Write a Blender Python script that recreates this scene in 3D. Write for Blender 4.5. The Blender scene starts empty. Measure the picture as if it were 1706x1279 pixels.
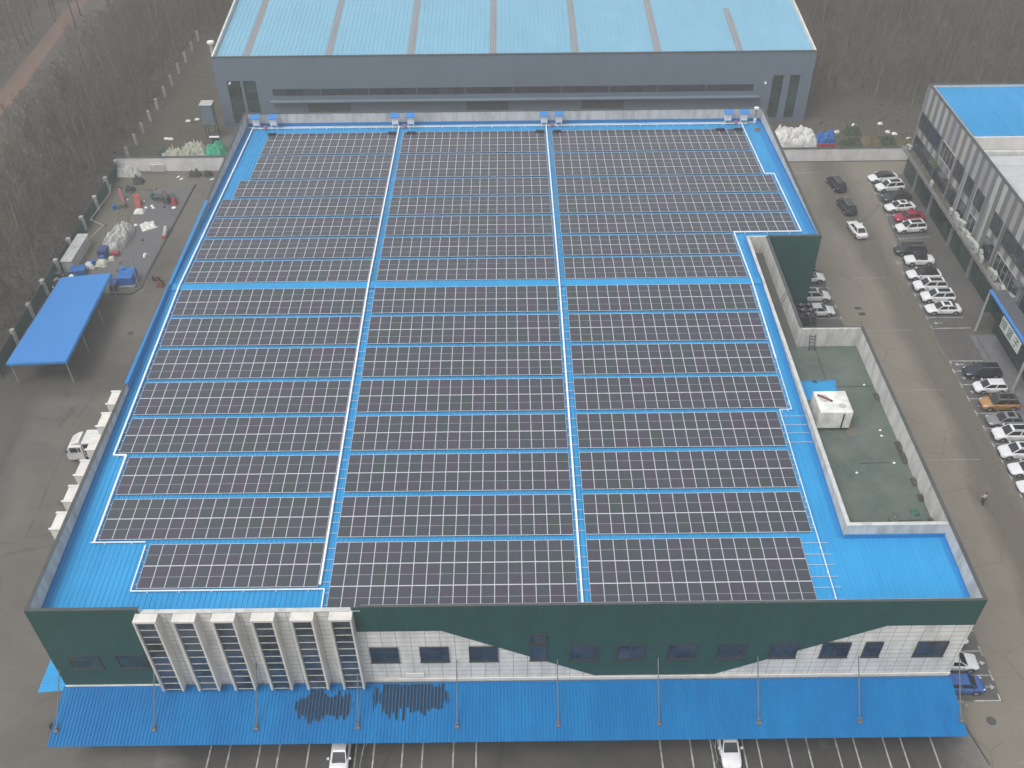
import bpy, bmesh, math, random
import numpy as np
from math import radians as RAD, sin, cos, pi
from mathutils import Vector, Matrix, noise as mnoise

random.seed(7)
# ------------------------------------------------------------------ camera, world, sun
scene = bpy.context.scene
COL = scene.collection
cam_data = bpy.data.cameras.new('camera')
cam = bpy.data.objects.new('camera', cam_data); COL.objects.link(cam)
FPX, PITCH, YAW, ROLL = 1617.08, 0.7201856, 0.0012964, -0.0103099
cam_data.sensor_fit = 'HORIZONTAL'; cam_data.sensor_width = 36.0
cam_data.lens = 36.0 * FPX / 1706.0
cam_data.clip_start = 0.5; cam_data.clip_end = 3000
fw = Vector((sin(YAW)*cos(PITCH), cos(YAW)*cos(PITCH), -sin(PITCH)))
rt = Vector((cos(YAW), -sin(YAW), 0)); up = rt.cross(fw)
r2 = cos(ROLL)*rt + sin(ROLL)*up; u2 = -sin(ROLL)*rt + cos(ROLL)*up
M = Matrix((r2, u2, -fw)).transposed().to_4x4()
M.translation = Vector((15.41, -91.396, 80.19))
cam.matrix_world = M
scene.camera = cam

SUN_EL, SUN_AZ = RAD(60), RAD(230)
world = bpy.data.worlds.new('World'); scene.world = world; world.use_nodes = True
nt = world.node_tree; nt.nodes.clear()
wo = nt.nodes.new('ShaderNodeOutputWorld'); bg = nt.nodes.new('ShaderNodeBackground')
sky = nt.nodes.new('ShaderNodeTexSky'); sky.sky_type = 'NISHITA'; sky.sun_disc = False
sky.sun_elevation = SUN_EL; sky.sun_rotation = SUN_AZ; sky.dust_density = 4.0; sky.air_density = 1.5
hs = nt.nodes.new('ShaderNodeHueSaturation'); hs.inputs['Saturation'].default_value = 0.22
nt.links.new(sky.outputs[0], hs.inputs['Color']); nt.links.new(hs.outputs[0], bg.inputs[0])
bg.inputs[1].default_value = 0.15
nt.links.new(bg.outputs[0], wo.inputs[0])
sd = bpy.data.lights.new('sun', 'SUN'); sd.energy = 1.25; sd.angle = RAD(30); sd.color = (1, 0.97, 0.93)
sun = bpy.data.objects.new('sun', sd); COL.objects.link(sun)
sdir = Vector((sin(SUN_AZ)*cos(SUN_EL), cos(SUN_AZ)*cos(SUN_EL), sin(SUN_EL)))
sun.rotation_euler = sdir.to_track_quat('Z', 'Y').to_euler()
vs = scene.view_settings
vs.view_transform = 'Standard'; vs.look = 'None'; vs.gamma = 1.0; vs.exposure = 0.30; vs.use_curve_mapping = False

# ------------------------------------------------------------------ materials
def srgb(r, g, b):
    f = lambda c: (c/255/12.92) if c/255 <= 0.04045 else ((c/255+0.055)/1.055)**2.4
    return (f(r), f(g), f(b))
MATS = {}
class NB:
    """small node builder"""
    def __init__(s, name, rough=0.6, metal=0.0, spec=0.5):
        s.m = bpy.data.materials.new(name); s.m.use_nodes = True; s.t = s.m.node_tree
        s.b = s.t.nodes['Principled BSDF']
        s.b.inputs['Roughness'].default_value = rough; s.b.inputs['Metallic'].default_value = metal
        s.b.inputs['Specular IOR Level'].default_value = spec
        MATS[name] = s.m
    def n(s, typ, **k):
        nd = s.t.nodes.new(typ)
        for a, v in k.items(): setattr(nd, a, v)
        return nd
    def l(s, a, b): s.t.links.new(a, b)
    def pos(s, scale=(1, 1, 1), obj=False):
        if obj: src = s.n('ShaderNodeTexCoord').outputs['Object']
        else: src = s.n('ShaderNodeNewGeometry').outputs['Position']
        mp = s.n('ShaderNodeMapping'); mp.inputs['Scale'].default_value = scale
        s.l(src, mp.inputs[0]); return mp.outputs[0]
    def noise(s, vec, scale, detail=4, rough=0.6):
        n = s.n('ShaderNodeTexNoise'); n.inputs['Scale'].default_value = scale
        n.inputs['Detail'].default_value = detail; n.inputs['Roughness'].default_value = rough
        s.l(vec, n.inputs['Vector']); return n.outputs[0]
    def ramp(s, fac, stops):
        r = s.n('ShaderNodeValToRGB'); e = r.color_ramp.elements
        while len(e) < len(stops): e.new(0.5)
        for i, (p, c) in enumerate(stops):
            e[i].position = p; e[i].color = (*c, 1) if len(c) == 3 else c
        s.l(fac, r.inputs[0]); return r.outputs[0]
    def mix(s, fac, a, b, mode='MIX'):
        m = s.n('ShaderNodeMix'); m.data_type = 'RGBA'; m.blend_type = mode
        for sock, v in ((m.inputs[0], fac), (m.inputs[6], a), (m.inputs[7], b)):
            if isinstance(v, (int, float)): sock.default_value = v
            elif isinstance(v, tuple): sock.default_value = (*v, 1)
            else: s.l(v, sock)
        return m.outputs[2]
    def math(s, op, a, b=0.0, c=None):
        m = s.n('ShaderNodeMath', operation=op)
        for i, v in enumerate((a, b, c)):
            if v is None: continue
            if isinstance(v, (int, float)): m.inputs[i].default_value = v
            else: s.l(v, m.inputs[i])
        return m.outputs[0]
    def base(s, c):
        if isinstance(c, tuple): s.b.inputs['Base Color'].default_value = (*c, 1)
        else: s.l(c, s.b.inputs['Base Color'])
    def bump(s, h, strength=0.3, dist=0.02):
        b = s.n('ShaderNodeBump'); b.inputs['Strength'].default_value = strength; b.inputs['Distance'].default_value = dist
        s.l(h, b.inputs['Height']); s.l(b.outputs[0], s.b.inputs['Normal'])

def plain(name, col, rough=0.6, metal=0.0, var=0.12, scale=1.5, spec=0.5):
    b = NB(name, rough, metal, spec)
    n = b.noise(b.pos(), scale, 5)
    lo = tuple(c*(1-var) for c in col); hi = tuple(min(1, c*(1+var)) for c in col)
    b.base(b.ramp(n, [(0.3, lo), (0.7, hi)]))
    return b.m

def streaky(name, col, dirt, amount=0.5, rough=0.5, across=(1.2, .08, 1.2), metal=0.0, fine=0.1):
    b = NB(name, rough, metal, 0.15)
    n1 = b.noise(b.pos(across), 1.0, 5, 0.65)
    n2 = b.noise(b.pos(), 0.12, 4)
    f = b.math('MULTIPLY', b.ramp(n1, [(0.42, (0, 0, 0)), (0.75, (1, 1, 1))]), amount)
    c = b.mix(f, col, dirt)
    c = b.mix(b.math('MULTIPLY', b.ramp(n2, [(0.4, (0, 0, 0)), (0.7, (1, 1, 1))]), fine), c, tuple(min(1, v*1.5+.03) for v in col))
    n3 = b.noise(b.pos((2.5, .5, 2.5)), 1.0, 6, .75)      # grime
    c = b.mix(b.math('MULTIPLY', b.ramp(n3, [(.56, (0, 0, 0)), (.75, (1, 1, 1))]), .30), c, tuple(v*.5+.03 for v in col))
    b.base(c); return b.m

streaky('roof_blue', (0.030, 0.285, 0.57), (0.014, 0.20, 0.46), 0.55, 0.42, fine=0.25)
streaky('roof_blue_deep', (0.024, 0.22, 0.50), (0.018, 0.17, 0.42), 0.5, 0.42)
streaky('shed_blue', (0.05, 0.22, 0.55), (0.04, 0.18, 0.46), 0.4, 0.45)
streaky('roof_pale_blue', (0.20, 0.42, 0.56), (0.16, 0.36, 0.50), 0.6, 0.5, across=(.25, .04, 1))
streaky('skylight_grey', (0.27, 0.27, 0.28), (0.2, 0.2, 0.2), 0.5, 0.6)
streaky('green_cladding', (0.024, 0.085, 0.075), (0.018, 0.06, 0.056), 0.6, 0.35, across=(.5, 1, .12))
streaky('parapet_plaster', (0.58, 0.575, 0.56), (0.27, 0.27, 0.26), 0.9, 0.85, across=(1.2, 1.2, .25))
streaky('render_pale', (0.68, 0.66, 0.62), (0.48, 0.46, 0.43), 0.8, 0.85, across=(.8, .8, .2))
streaky('white_wall_paint', (0.76, 0.75, 0.74), (0.45, 0.45, 0.44), 0.8, 0.85, across=(.6, .6, .25))
streaky('grey_cladding', (0.15, 0.20, 0.25), (0.12, 0.16, 0.20), 0.6, 0.5, across=(.5, 1, .12))
streaky('coping_dark', (0.085, 0.095, 0.095), (0.05, 0.056, 0.055), 0.8, 0.8, across=(1, 1, 1))
streaky('coping_white', (0.55, 0.56, 0.55), (0.30, 0.31, 0.30), 0.8, 0.8, across=(1, 1, 1))
plain('white_metal', (0.78, 0.79, 0.80), 0.45, 0.0, 0.06)
plain('ac_grey', (0.44, 0.46, 0.43), 0.6, 0, 0.2, 2)
plain('galvanised', (0.33, 0.34, 0.34), 0.5, 0.3, 0.15, 3)
plain('rod_grey', (0.17, 0.175, 0.18), 0.6, 0.2, 0.15, 3)
plain('dark_metal', (0.05, 0.055, 0.06), 0.5, 0.2, 0.2, 3)
plain('pipe_white', (0.82, 0.83, 0.84), 0.45, 0, 0.04)
plain('red_paint', (0.34, 0.05, 0.055), 0.6, 0, 0.2, 4)
plain('pink_paint', (0.50, 0.14, 0.23), 0.6, 0, 0.15, 4)
plain('orange_cloth', (0.55, 0.12, 0.05), 0.8, 0, 0.2, 4)
plain('blue_plastic', (0.02, 0.13, 0.42), 0.5, 0, 0.2, 4)
plain('navy_plastic', (0.03, 0.06, 0.18), 0.5, 0, 0.2, 4)
plain('green_tarp', (0.05, 0.40, 0.24), 0.7, 0, 0.35, 1.6)
plain('green_net', (0.018, 0.085, 0.065), 0.8, 0, 0.3, 2)
plain('white_tarp', (0.68, 0.68, 0.65), 0.7, 0, 0.25, 1.2)
plain('grey_tarp', (0.42, 0.43, 0.41), 0.7, 0, 0.35, 1.2)
plain('cream_net', (0.52, 0.53, 0.44), 0.85, 0, 0.4, 5)
plain('concrete_post', (0.44, 0.44, 0.43), 0.9, 0, 0.25, 1.5)
streaky('ledge_concrete', (0.26, 0.265, 0.26), (0.12, 0.125, 0.115), 0.9, 0.9, across=(1, .8, 1))
plain('dark_rubble', (0.07, 0.07, 0.068), 0.9, 0, 0.5, 3)
plain('rust', (0.16, 0.06, 0.035), 0.8, 0, 0.3, 4)
plain('tyre_rubber', (0.02, 0.02, 0.021), 0.85, 0, 0.1)
plain('rim_alloy', (0.42, 0.43, 0.44), 0.35, 0.6, 0.1)
plain('arch_black', (0.012, 0.012, 0.013), 0.8, 0, 0.1)
plain('skin', (0.45, 0.28, 0.2), 0.6, 0, 0.05)
plain('hair', (0.015, 0.012, 0.01), 0.7, 0, 0.05)
plain('pale_jacket', (0.60, 0.56, 0.54), 0.85, 0, 0.12, 8)
plain('dark_trousers', (0.03, 0.032, 0.045), 0.85, 0, 0.1, 8)
plain('lamp_glass', (0.75, 0.77, 0.8), 0.15, 0, 0.03)
plain('tail_red', (0.35, 0.01, 0.012), 0.2, 0, 0.03)
plain('line_paint', (0.40, 0.40, 0.38), 0.8, 0, 0.5, 1.6)
plain('bark', (0.19, 0.172, 0.148), 0.9, 0, 0.2, 0.7)
plain('twigs', (0.125, 0.102, 0.077), 0.95, 0, 0.28, 0.12)
plain('shrub_leaf', (0.05, 0.075, 0.035), 0.8, 0, 0.4, 1)
plain('dry_grass', (0.15, 0.13, 0.07), 0.9, 0, 0.3, .6)
plain('brush', (0.115, 0.104, 0.082), 0.9, 0, 0.25, .3)
plain('green_frame', (0.03, 0.12, 0.09), 0.5, 0, 0.2, 2)
plain('awning_grey', (0.10, 0.105, 0.12), 0.5, 0, 0.15, 2)
plain('sign_white', (0.62, 0.66, 0.64), 0.5, 0, 0.05, 2)
plain('sign_green', (0.02, 0.11, 0.06), 0.5, 0, 0.1, 2)
plain('step_stone', (0.16, 0.16, 0.17), 0.8, 0, 0.2, 1)
plain('patio_panel', (0.10, 0.14, 0.125), 0.7, 0, 0.2, 1)

def glass(name, col, rough=0.08, var=0.6, scale=.5):
    b = NB(name, rough, 0.0, 0.6)
    n = b.noise(b.pos(), scale, 3)
    b.base(b.ramp(n, [(0.35, tuple(c*(1-var) for c in col)), (0.65, tuple(c*(1+var) for c in col))]))
    return b.m
glass('window_glass', (0.03, 0.042, 0.06)); glass('car_glass', (0.02, 0.026, 0.03), 0.1, 0.3, 1.0)
glass('bay_glass', (0.038, 0.054, 0.075), 0.10, 0.75, 0.45); glass('green_glass', (0.02, 0.05, 0.045), 0.12, 0.6, .4)

def mat_tile(name, col, lines, sx, sz, lw, dirt):
    b = NB(name, 0.5, 0, 0.2)
    p = b.n('ShaderNodeNewGeometry').outputs['Position']
    sep = b.n('ShaderNodeSeparateXYZ'); b.l(p, sep.inputs[0])
    hx = b.math('ADD', sep.outputs[0], sep.outputs[1])
    fx = b.math('FRACT', b.math('DIVIDE', hx, sx)); fz = b.math('FRACT', b.math('DIVIDE', sep.outputs[2], sz))
    gx = b.math('LESS_THAN', fx, lw/sx); gz = b.math('LESS_THAN', fz, lw/sz)
    g = b.math('MAXIMUM', gx, gz)
    n = b.noise(b.pos((1, 1, .3)), .7, 6, .7)
    c = b.mix(b.ramp(n, [(0.42, (0, 0, 0)), (0.8, (1, 1, 1))]), col, dirt)
    wn = b.n('ShaderNodeTexWhiteNoise'); wn.noise_dimensions = '2D'
    cmb = b.n('ShaderNodeCombineXYZ'); b.l(b.math('FLOOR', b.math('DIVIDE', hx, sx)), cmb.inputs[0]); b.l(b.math('FLOOR', b.math('DIVIDE', sep.outputs[2], sz)), cmb.inputs[1])
    b.l(cmb.outputs[0], wn.inputs[0])
    c = b.mix(b.math('MULTIPLY', wn.outputs[0], 0.16), c, tuple(v*.55 for v in col))
    c = b.mix(g, c, lines); b.base(c); return b.m
mat_tile('white_tile', (0.78, 0.77, 0.74), (0.30, 0.31, 0.30), 1.22, 0.62, 0.05, (0.42, 0.43, 0.40))
mat_tile('green_panel', (0.024, 0.096, 0.086), (0.018, 0.060, 0.053), 1.22, 0.62, 0.05, (0.021, 0.070, 0.064))

# office stripes
b = NB('striped_cladding', 0.6)
sep = b.n('ShaderNodeSeparateXYZ'); b.l(b.n('ShaderNodeNewGeometry').outputs['Position'], sep.inputs[0])
yy = b.math('DIVIDE', sep.outputs[1], 1.12)
wn = b.n('ShaderNodeTexWhiteNoise'); wn.noise_dimensions = '1D'; b.l(b.math('FLOOR', yy), wn.inputs['W'])
alt = b.math('FLOORED_MODULO', b.math('FLOOR', yy), 2.0)
light = b.ramp(wn.outputs[0], [(0.0, (0.50, 0.51, 0.52)), (0.45, (0.33, 0.33, 0.37)), (0.75, (0.54, 0.54, 0.45))])
dark = b.ramp(wn.outputs[0], [(0.0, (0.16, 0.175, 0.18)), (0.6, (0.20, 0.20, 0.225)), (0.8, (0.165, 0.18, 0.15))])
n = b.noise(b.pos((1, 1, .3)), .8, 5)
b.base(b.mix(b.math('MULTIPLY', b.ramp(n, [(.4, (0, 0, 0)), (.7, (1, 1, 1))]), .35), b.mix(alt, light, dark), (0.2, 0.205, 0.21)))

# solar glass: dark cells, each laminate with a slightly different tint
b = NB('solar_glass', 0.16, 0.0, 0.95)
at = b.n('ShaderNodeAttribute'); at.attribute_name = 'rnd'
oi = b.n('ShaderNodeObjectInfo')
rnd = b.math('FRACT', b.math('ADD', at.outputs['Fac'], oi.outputs['Random']))
lowf = b.noise(b.pos((.16, .42, .2)), 1.0, 4, .62)
t = b.math('ADD', b.math('MULTIPLY', rnd, 0.24), b.math('MULTIPLY', lowf, 0.84))
tint = b.ramp(t, [(0.28, (0.052, 0.038, 0.070)), (0.45, (0.052, 0.047, 0.072)), (0.60, (0.038, 0.050, 0.064)), (0.72, (0.036, 0.055, 0.050)), (0.85, (0.070, 0.043, 0.066))])
sep = b.n('ShaderNodeSeparateXYZ'); b.l(b.n('ShaderNodeNewGeometry').outputs['Position'], sep.inputs[0])
st = b.math('FRACT', b.math('DIVIDE', sep.outputs[0], 0.1923))
stl = b.math('MULTIPLY', b.math('LESS_THAN', st, 0.16), 0.45)
b.base(b.mix(stl, tint, (0.02, 0.03, 0.03)))
plain('solar_frame', (0.53, 0.54, 0.58), 0.4, 0.0, 0.05)
plain('solar_divider', (0.36, 0.37, 0.40), 0.4, 0.0, 0.05)

# canopy blue with mould patches in the valleys
b = NB('canopy_blue', 0.5, 0, 0.12)
g = b.n('ShaderNodeNewGeometry').outputs['Position']
sep = b.n('ShaderNodeSeparateXYZ'); b.l(g, sep.inputs[0])
X, Y = sep.outputs[0], sep.outputs[1]
ribn = b.n('ShaderNodeTexWhiteNoise'); ribn.noise_dimensions = '1D'; b.l(b.math('FLOOR', b.math('DIVIDE', X, 0.30)), ribn.inputs['W'])
def blob(cx, cy, rx, ry):
    ry = b.math('MULTIPLY', ry, b.math('ADD', .55, b.math('MULTIPLY', ribn.outputs[0], .75)))
    dx = b.math('DIVIDE', b.math('SUBTRACT', X, cx), rx); dy = b.math('DIVIDE', b.math('SUBTRACT', Y, cy), ry)
    d = b.math('ADD', b.math('MULTIPLY', dx, dx), b.math('MULTIPLY', dy, dy))
    n = b.noise(b.pos((3.2, .35, 1)), 1.0, 4, .6)
    return b.math('GREATER_THAN', b.math('ADD', b.math('SUBTRACT', 1.0, d), b.math('MULTIPLY', b.math('SUBTRACT', n, 0.5), 1.5)), 0.16)
m1 = blob(6.4, -45.9, 3.7, 1.9)
m2 = blob(-1.0, -46.6, 2.9, 1.5)
valley = b.math('GREATER_THAN', b.math('FRACT', b.math('DIVIDE', X, 0.30)), 0.2)
mm = b.math('MULTIPLY', b.math('MAXIMUM', m1, m2), valley)
n = b.noise(b.pos((.8, .2, 1)), .6, 5, .65)
c = b.mix(b.ramp(n, [(.4, (0, 0, 0)), (.72, (1, 1, 1))]), (0.003, 0.140, 0.37), (0.005, 0.18, 0.43))
c = b.mix(b.math('MULTIPLY', mm, 0.93), c, (0.020, 0.024, 0.030)); b.base(c)

# grounds
def ground_mat(name, c0, c1, c2, s1=.05, s2=.5, rough=0.75, spec=.4, joints=None, stretch=(1, 1, 1), bands=()):
    b = NB(name, rough, 0, spec)
    n1 = b.noise(b.pos(stretch), s1, 6, .6); n2 = b.noise(b.pos(), s2, 7, .75); n3 = b.noise(b.pos(), 9.0, 3, .6)
    c = b.mix(b.ramp(n1, [(.38, (0, 0, 0)), (.66, (1, 1, 1))]), c0, c1)
    c = b.mix(b.math('MULTIPLY', b.ramp(n2, [(.45, (0, 0, 0)), (.72, (1, 1, 1))]), .55), c, c2)
    c = b.mix(b.math('MULTIPLY', n3, .22), c, tuple(v*.5 for v in c0))
    for axis, lo, hi, soft, amt in bands:      # worn, damp or oily traffic bands
        sp_ = b.n('ShaderNodeSeparateXYZ'); b.l(b.n('ShaderNodeNewGeometry').outputs['Position'], sp_.inputs[0])
        wob = b.math('MULTIPLY', b.math('SUBTRACT', n1, .5), soft*5)
        v_ = b.math('ADD', sp_.outputs[axis], wob)
        q1 = b.math('SMOOTH_MIN', 1.0, b.math('MAXIMUM', 0.0, b.math('DIVIDE', b.math('SUBTRACT', v_, lo), soft)), .1)
        q2 = b.math('SMOOTH_MIN', 1.0, b.math('MAXIMUM', 0.0, b.math('DIVIDE', b.math('SUBTRACT', hi, v_), soft)), .1)
        st_ = b.noise(b.pos((1.6, .05, 1)), 1.0, 4)
        fac = b.math('MULTIPLY', b.math('MULTIPLY', q1, q2), b.math('MULTIPLY', b.math('ADD', st_, .35), amt))
        c = b.mix(fac, c, tuple(v*.42 for v in c0))
    if name in ('concrete_lane', 'concrete_left', 'asphalt'):
        vo = b.n('ShaderNodeTexVoronoi'); vo.feature = 'DISTANCE_TO_EDGE'; vo.inputs['Scale'].default_value = .11; b.l(b.pos(), vo.inputs['Vector'])
        wv = b.math('ADD', vo.outputs['Distance'], b.math('MULTIPLY', b.math('SUBTRACT', n2, .5), .05))
        c = b.mix(b.math('MULTIPLY', b.math('LESS_THAN', b.math('ABSOLUTE', wv), .0045), .45), c, tuple(v*.4 for v in c0))
        sp2 = b.noise(b.pos((.5, 2.2, 1)), .9, 3, .5)
        c = b.mix(b.math('MULTIPLY', b.ramp(sp2, [(.63, (0, 0, 0)), (.75, (1, 1, 1))]), .28), c, tuple(min(1, v*1.5) for v in c0))
    if joints:
        sep = b.n('ShaderNodeSeparateXYZ'); b.l(b.n('ShaderNodeNewGeometry').outputs['Position'], sep.inputs[0])
        gx = b.math('LESS_THAN', b.math('FRACT', b.math('DIVIDE', sep.outputs[0], joints)), .05/joints)
        gy = b.math('LESS_THAN', b.math('FRACT', b.math('DIVIDE', sep.outputs[1], joints)), .05/joints)
        c = b.mix(b.math('MULTIPLY', b.math('MAXIMUM', gx, gy), .35), c, tuple(v*.45 for v in c0))
    b.base(c)
    b.l(b.ramp(n1, [(.4, (rough,)*3), (.7, (rough-.22,)*3)]), b.b.inputs['Roughness'])
    b.bump(n3, .25, .02)
    return b.m
ground_mat('soil', (0.092, 0.083, 0.068), (0.115, 0.103, 0.084), (0.07, 0.066, 0.055), .05, .6, .95, .2)
ground_mat('verge', (0.085, 0.085, 0.055), (0.10, 0.085, 0.072), (0.05, 0.058, 0.04), .07, .5, .95, .2)
ground_mat('concrete_lane', (0.235, 0.215, 0.180), (0.178, 0.163, 0.134), (0.262, 0.240, 0.200), .035, .25, .85, .2, joints=6.0, bands=((0, 65.5, 72.5, 2.0, .75), (0, 53, 57, 2.0, .35)))
ground_mat('concrete_left', (0.152, 0.143, 0.127), (0.100, 0.094, 0.083), (0.188, 0.176, 0.155), .06, .3, .85, .2, joints=6.0, bands=((0, -60, -41, 3.0, .8), (1, -2.5, 8, 3.0, .6)))
ground_mat('asphalt', (0.066, 0.064, 0.061), (0.115, 0.108, 0.096), (0.034, 0.036, 0.037), .09, .7, .7, .35)
_t = MATS['asphalt'].node_tree; _b = _t.nodes['Principled BSDF']; _src = _b.inputs['Base Color'].links[0].from_socket
_q = NB.__new__(NB); _q.t = _t
_sx = _q.n('ShaderNodeSeparateXYZ'); _q.l(_q.n('ShaderNodeNewGeometry').outputs['Position'], _sx.inputs[0])
_nn = _q.noise(_q.pos(), .35, 5, .65)
_f = _q.math('ADD', _q.math('MULTIPLY', _q.math('ADD', _sx.outputs[0], 12.5), -.16), _q.math('MULTIPLY', _q.math('SUBTRACT', _nn, .5), 2.2))
_g = _q.math('ADD', _q.math('MULTIPLY', _q.math('SUBTRACT', _sx.outputs[0], 53.0), .30), _q.math('MULTIPLY', _q.math('SUBTRACT', _nn, .5), 2.0))
_f = _q.ramp(_q.math('MAXIMUM', _f, _g), [(0, (0, 0, 0)), (.8, (1, 1, 1))])
_q.l(_q.mix(_f, _src, (0.175, 0.168, 0.156)), _b.inputs['Base Color'])
ground_mat('damp_slots', (0.125, 0.120, 0.112), (0.085, 0.085, 0.083), (0.15, 0.145, 0.13), .15, .8, .65, .45)
ground_mat('yard_slab', (0.135, 0.135, 0.145), (0.105, 0.107, 0.115), (0.17, 0.165, 0.15), .12, .7, .6, .45)
ground_mat('mossy_slab', (0.16, 0.15, 0.12), (0.12, 0.12, 0.09), (0.19, 0.17, 0.14), .15, .9, .9, .3)
ground_mat('brick_path', (0.21, 0.115, 0.088), (0.16, 0.11, 0.085), (0.17, 0.14, 0.11), .1, .8, .9, .3)
ground_mat('terrace_felt', (0.075, 0.105, 0.090), (0.130, 0.155, 0.138), (0.165, 0.19, 0.17), .25, 1.1, .65, .4)
ground_mat('corridor_felt', (0.10, 0.105, 0.095), (0.075, 0.08, 0.07), (0.14, 0.14, 0.125), .3, 1.6, .8, .4)
ground_mat('office_roof_white', (0.55, 0.56, 0.58), (0.44, 0.45, 0.47), (0.30, 0.31, 0.31), .1, .5, .8, .4)

def carpaint(name, col, rough=0.22):
    b = NB(name, rough, 0, .5); b.b.inputs['Coat Weight'].default_value = 0.5
    n = b.noise(b.pos(), 1.2, 3)
    b.base(b.ramp(n, [(.3, tuple(c*.93 for c in col)), (.7, tuple(min(1, c*1.05) for c in col))]))
carpaint('paint_white', (0.74, 0.75, 0.76)); carpaint('paint_black', (0.015, 0.016, 0.02)); carpaint('paint_red', (0.33, 0.02, 0.05))
carpaint('paint_grey', (0.22, 0.22, 0.23)); carpaint('paint_orange', (0.42, 0.22, 0.08)); carpaint('paint_blue', (0.03, 0.11, 0.36))
carpaint('paint_brown', (0.10, 0.075, 0.06)); carpaint('paint_charcoal', (0.03, 0.034, 0.036)); carpaint('paint_navy', (0.02, 0.022, 0.04))
carpaint('truck_white', (0.66, 0.66, 0.64), .4)

# ------------------------------------------------------------------ mesh helpers
class MB:
    def __init__(s): s.v = []; s.f = []; s.mi = []; s.cur = 0
    def quad(s, a, b_, c, d):
        i = len(s.v); s.v += [tuple(a), tuple(b_), tuple(c), tuple(d)]; s.f.append((i, i+1, i+2, i+3)); s.mi.append(s.cur)
    def poly(s, pts):
        i = len(s.v); s.v += [tuple(p) for p in pts]; s.f.append(tuple(range(i, i+len(pts)))); s.mi.append(s.cur)
    def box(s, x0, x1, y0, y1, z0, z1):
        i = len(s.v)
        s.v += [(x0, y0, z0), (x1, y0, z0), (x1, y1, z0), (x0, y1, z0), (x0, y0, z1), (x1, y0, z1), (x1, y1, z1), (x0, y1, z1)]
        for f in ((0, 3, 2, 1), (4, 5, 6, 7), (0, 1, 5, 4), (1, 2, 6, 5), (2, 3, 7, 6), (3, 0, 4, 7)):
            s.f.append(tuple(i+k for k in f)); s.mi.append(s.cur)
        return s
    def bar(s, p, q, w, h=None, up=(0, 0, 1)):
        h = h or w; p, q = Vector(p), Vector(q); d = (q-p).normalized(); u = Vector(up)
        if abs(d.dot(u)) > .98: u = Vector((0, 1, 0))
        r = d.cross(u).normalized()*w/2; u = r.cross(d).normalized()*h/2
        i = len(s.v)
        for b_ in (p, q):
            for sr, su in ((-1, -1), (1, -1), (1, 1), (-1, 1)): s.v.append(tuple(b_+r*sr+u*su))
        for f in ((0, 3, 2, 1), (4, 5, 6, 7), (0, 1, 5, 4), (1, 2, 6, 5), (2, 3, 7, 6), (3, 0, 4, 7)):
            s.f.append(tuple(i+k for k in f)); s.mi.append(s.cur)
        return s
    def tube(s, p, q, r0, r1=None, n=8, cap=True):
        r1 = r0 if r1 is None else r1; p, q = Vector(p), Vector(q); d = (q-p).normalized()
        u = Vector((0, 0, 1)) if abs(d.z) < .95 else Vector((1, 0, 0))
        a = d.cross(u).normalized(); c = d.cross(a); i = len(s.v)
        for b_, r in ((p, r0), (q, r1)):
            for k in range(n):
                t = 2*pi*k/n; s.v.append(tuple(b_+a*cos(t)*r+c*sin(t)*r))
        for k in range(n):
            k2 = (k+1) % n; s.f.append((i+k, i+k2, i+n+k2, i+n+k)); s.mi.append(s.cur)
        if cap:
            s.f.append(tuple(i+k for k in reversed(range(n)))); s.mi.append(s.cur)
            s.f.append(tuple(i+n+k for k in range(n))); s.mi.append(s.cur)
        return s
    def prism(s, pts, z0, z1):
        n = len(pts); i = len(s.v)
        s.v += [(p[0], p[1], z0) for p in pts]+[(p[0], p[1], z1) for p in pts]
        s.f.append(tuple(i+k for k in reversed(range(n)))); s.f.append(tuple(i+n+k for k in range(n))); s.mi += [s.cur]*2
        for k in range(n):
            k2 = (k+1) % n; s.f.append((i+k, i+k2, i+n+k2, i+n+k)); s.mi.append(s.cur)
        return s
    def mesh(s, name, mats, smooth=False):
        me = bpy.data.meshes.new(name); me.from_pydata(s.v, [], s.f)
        if isinstance(mats, str): mats = [mats]
        for m in mats: me.materials.append(MATS[m])
        if len(mats) > 1: me.polygons.foreach_set('material_index', s.mi)
        if smooth: me.polygons.foreach_set('use_smooth', [True]*len(me.polygons))
        me.validate(); me.update(); return me
    def build(s, name, mats, parent=None, smooth=False):
        o = bpy.data.objects.new(name, s.mesh(name, mats, smooth)); COL.objects.link(o)
        if parent is not None: o.parent = parent
        return o

USED = {}
def tag(o, label=None, cat=None, group=None, kind=None):
    if label: o['label'] = label
    if cat: o['category'] = cat
    if group: o['group'] = group
    if kind: o['kind'] = kind
    return o
def empty(name, loc=(0, 0, 0), rz=0.0, **k):
    o = bpy.data.objects.new(name, None); COL.objects.link(o); o.location = loc; o.rotation_euler = (0, 0, rz)
    o.empty_display_size = .5; tag(o, **k); return o
def copy_tree(o, parent=None):
    c = o.copy(); COL.objects.link(c); c.parent = parent
    for ch in o.children: copy_tree(ch, c)
    return c
def worldpart(mb, name, mats, root, smooth=False):
    """build a part whose vertices are in world coordinates under an unrotated root"""
    o = mb.build(name, mats, root, smooth); o.location = -Vector(root.location); return o
ORD = ['first', 'second', 'third', 'fourth', 'fifth', 'sixth', 'seventh', 'eighth', 'ninth', 'tenth', 'eleventh', 'twelfth', 'thirteenth', 'fourteenth', 'fifteenth', 'sixteenth', 'seventeenth', 'eighteenth', 'nineteenth', 'twentieth', 'twenty-first', 'twenty-second', 'twenty-third', 'twenty-fourth', 'twenty-fifth', 'twenty-sixth', 'twenty-seventh', 'twenty-eighth', 'twenty-ninth', 'thirtieth', 'thirty-first', 'thirty-second', 'thirty-third']

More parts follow.
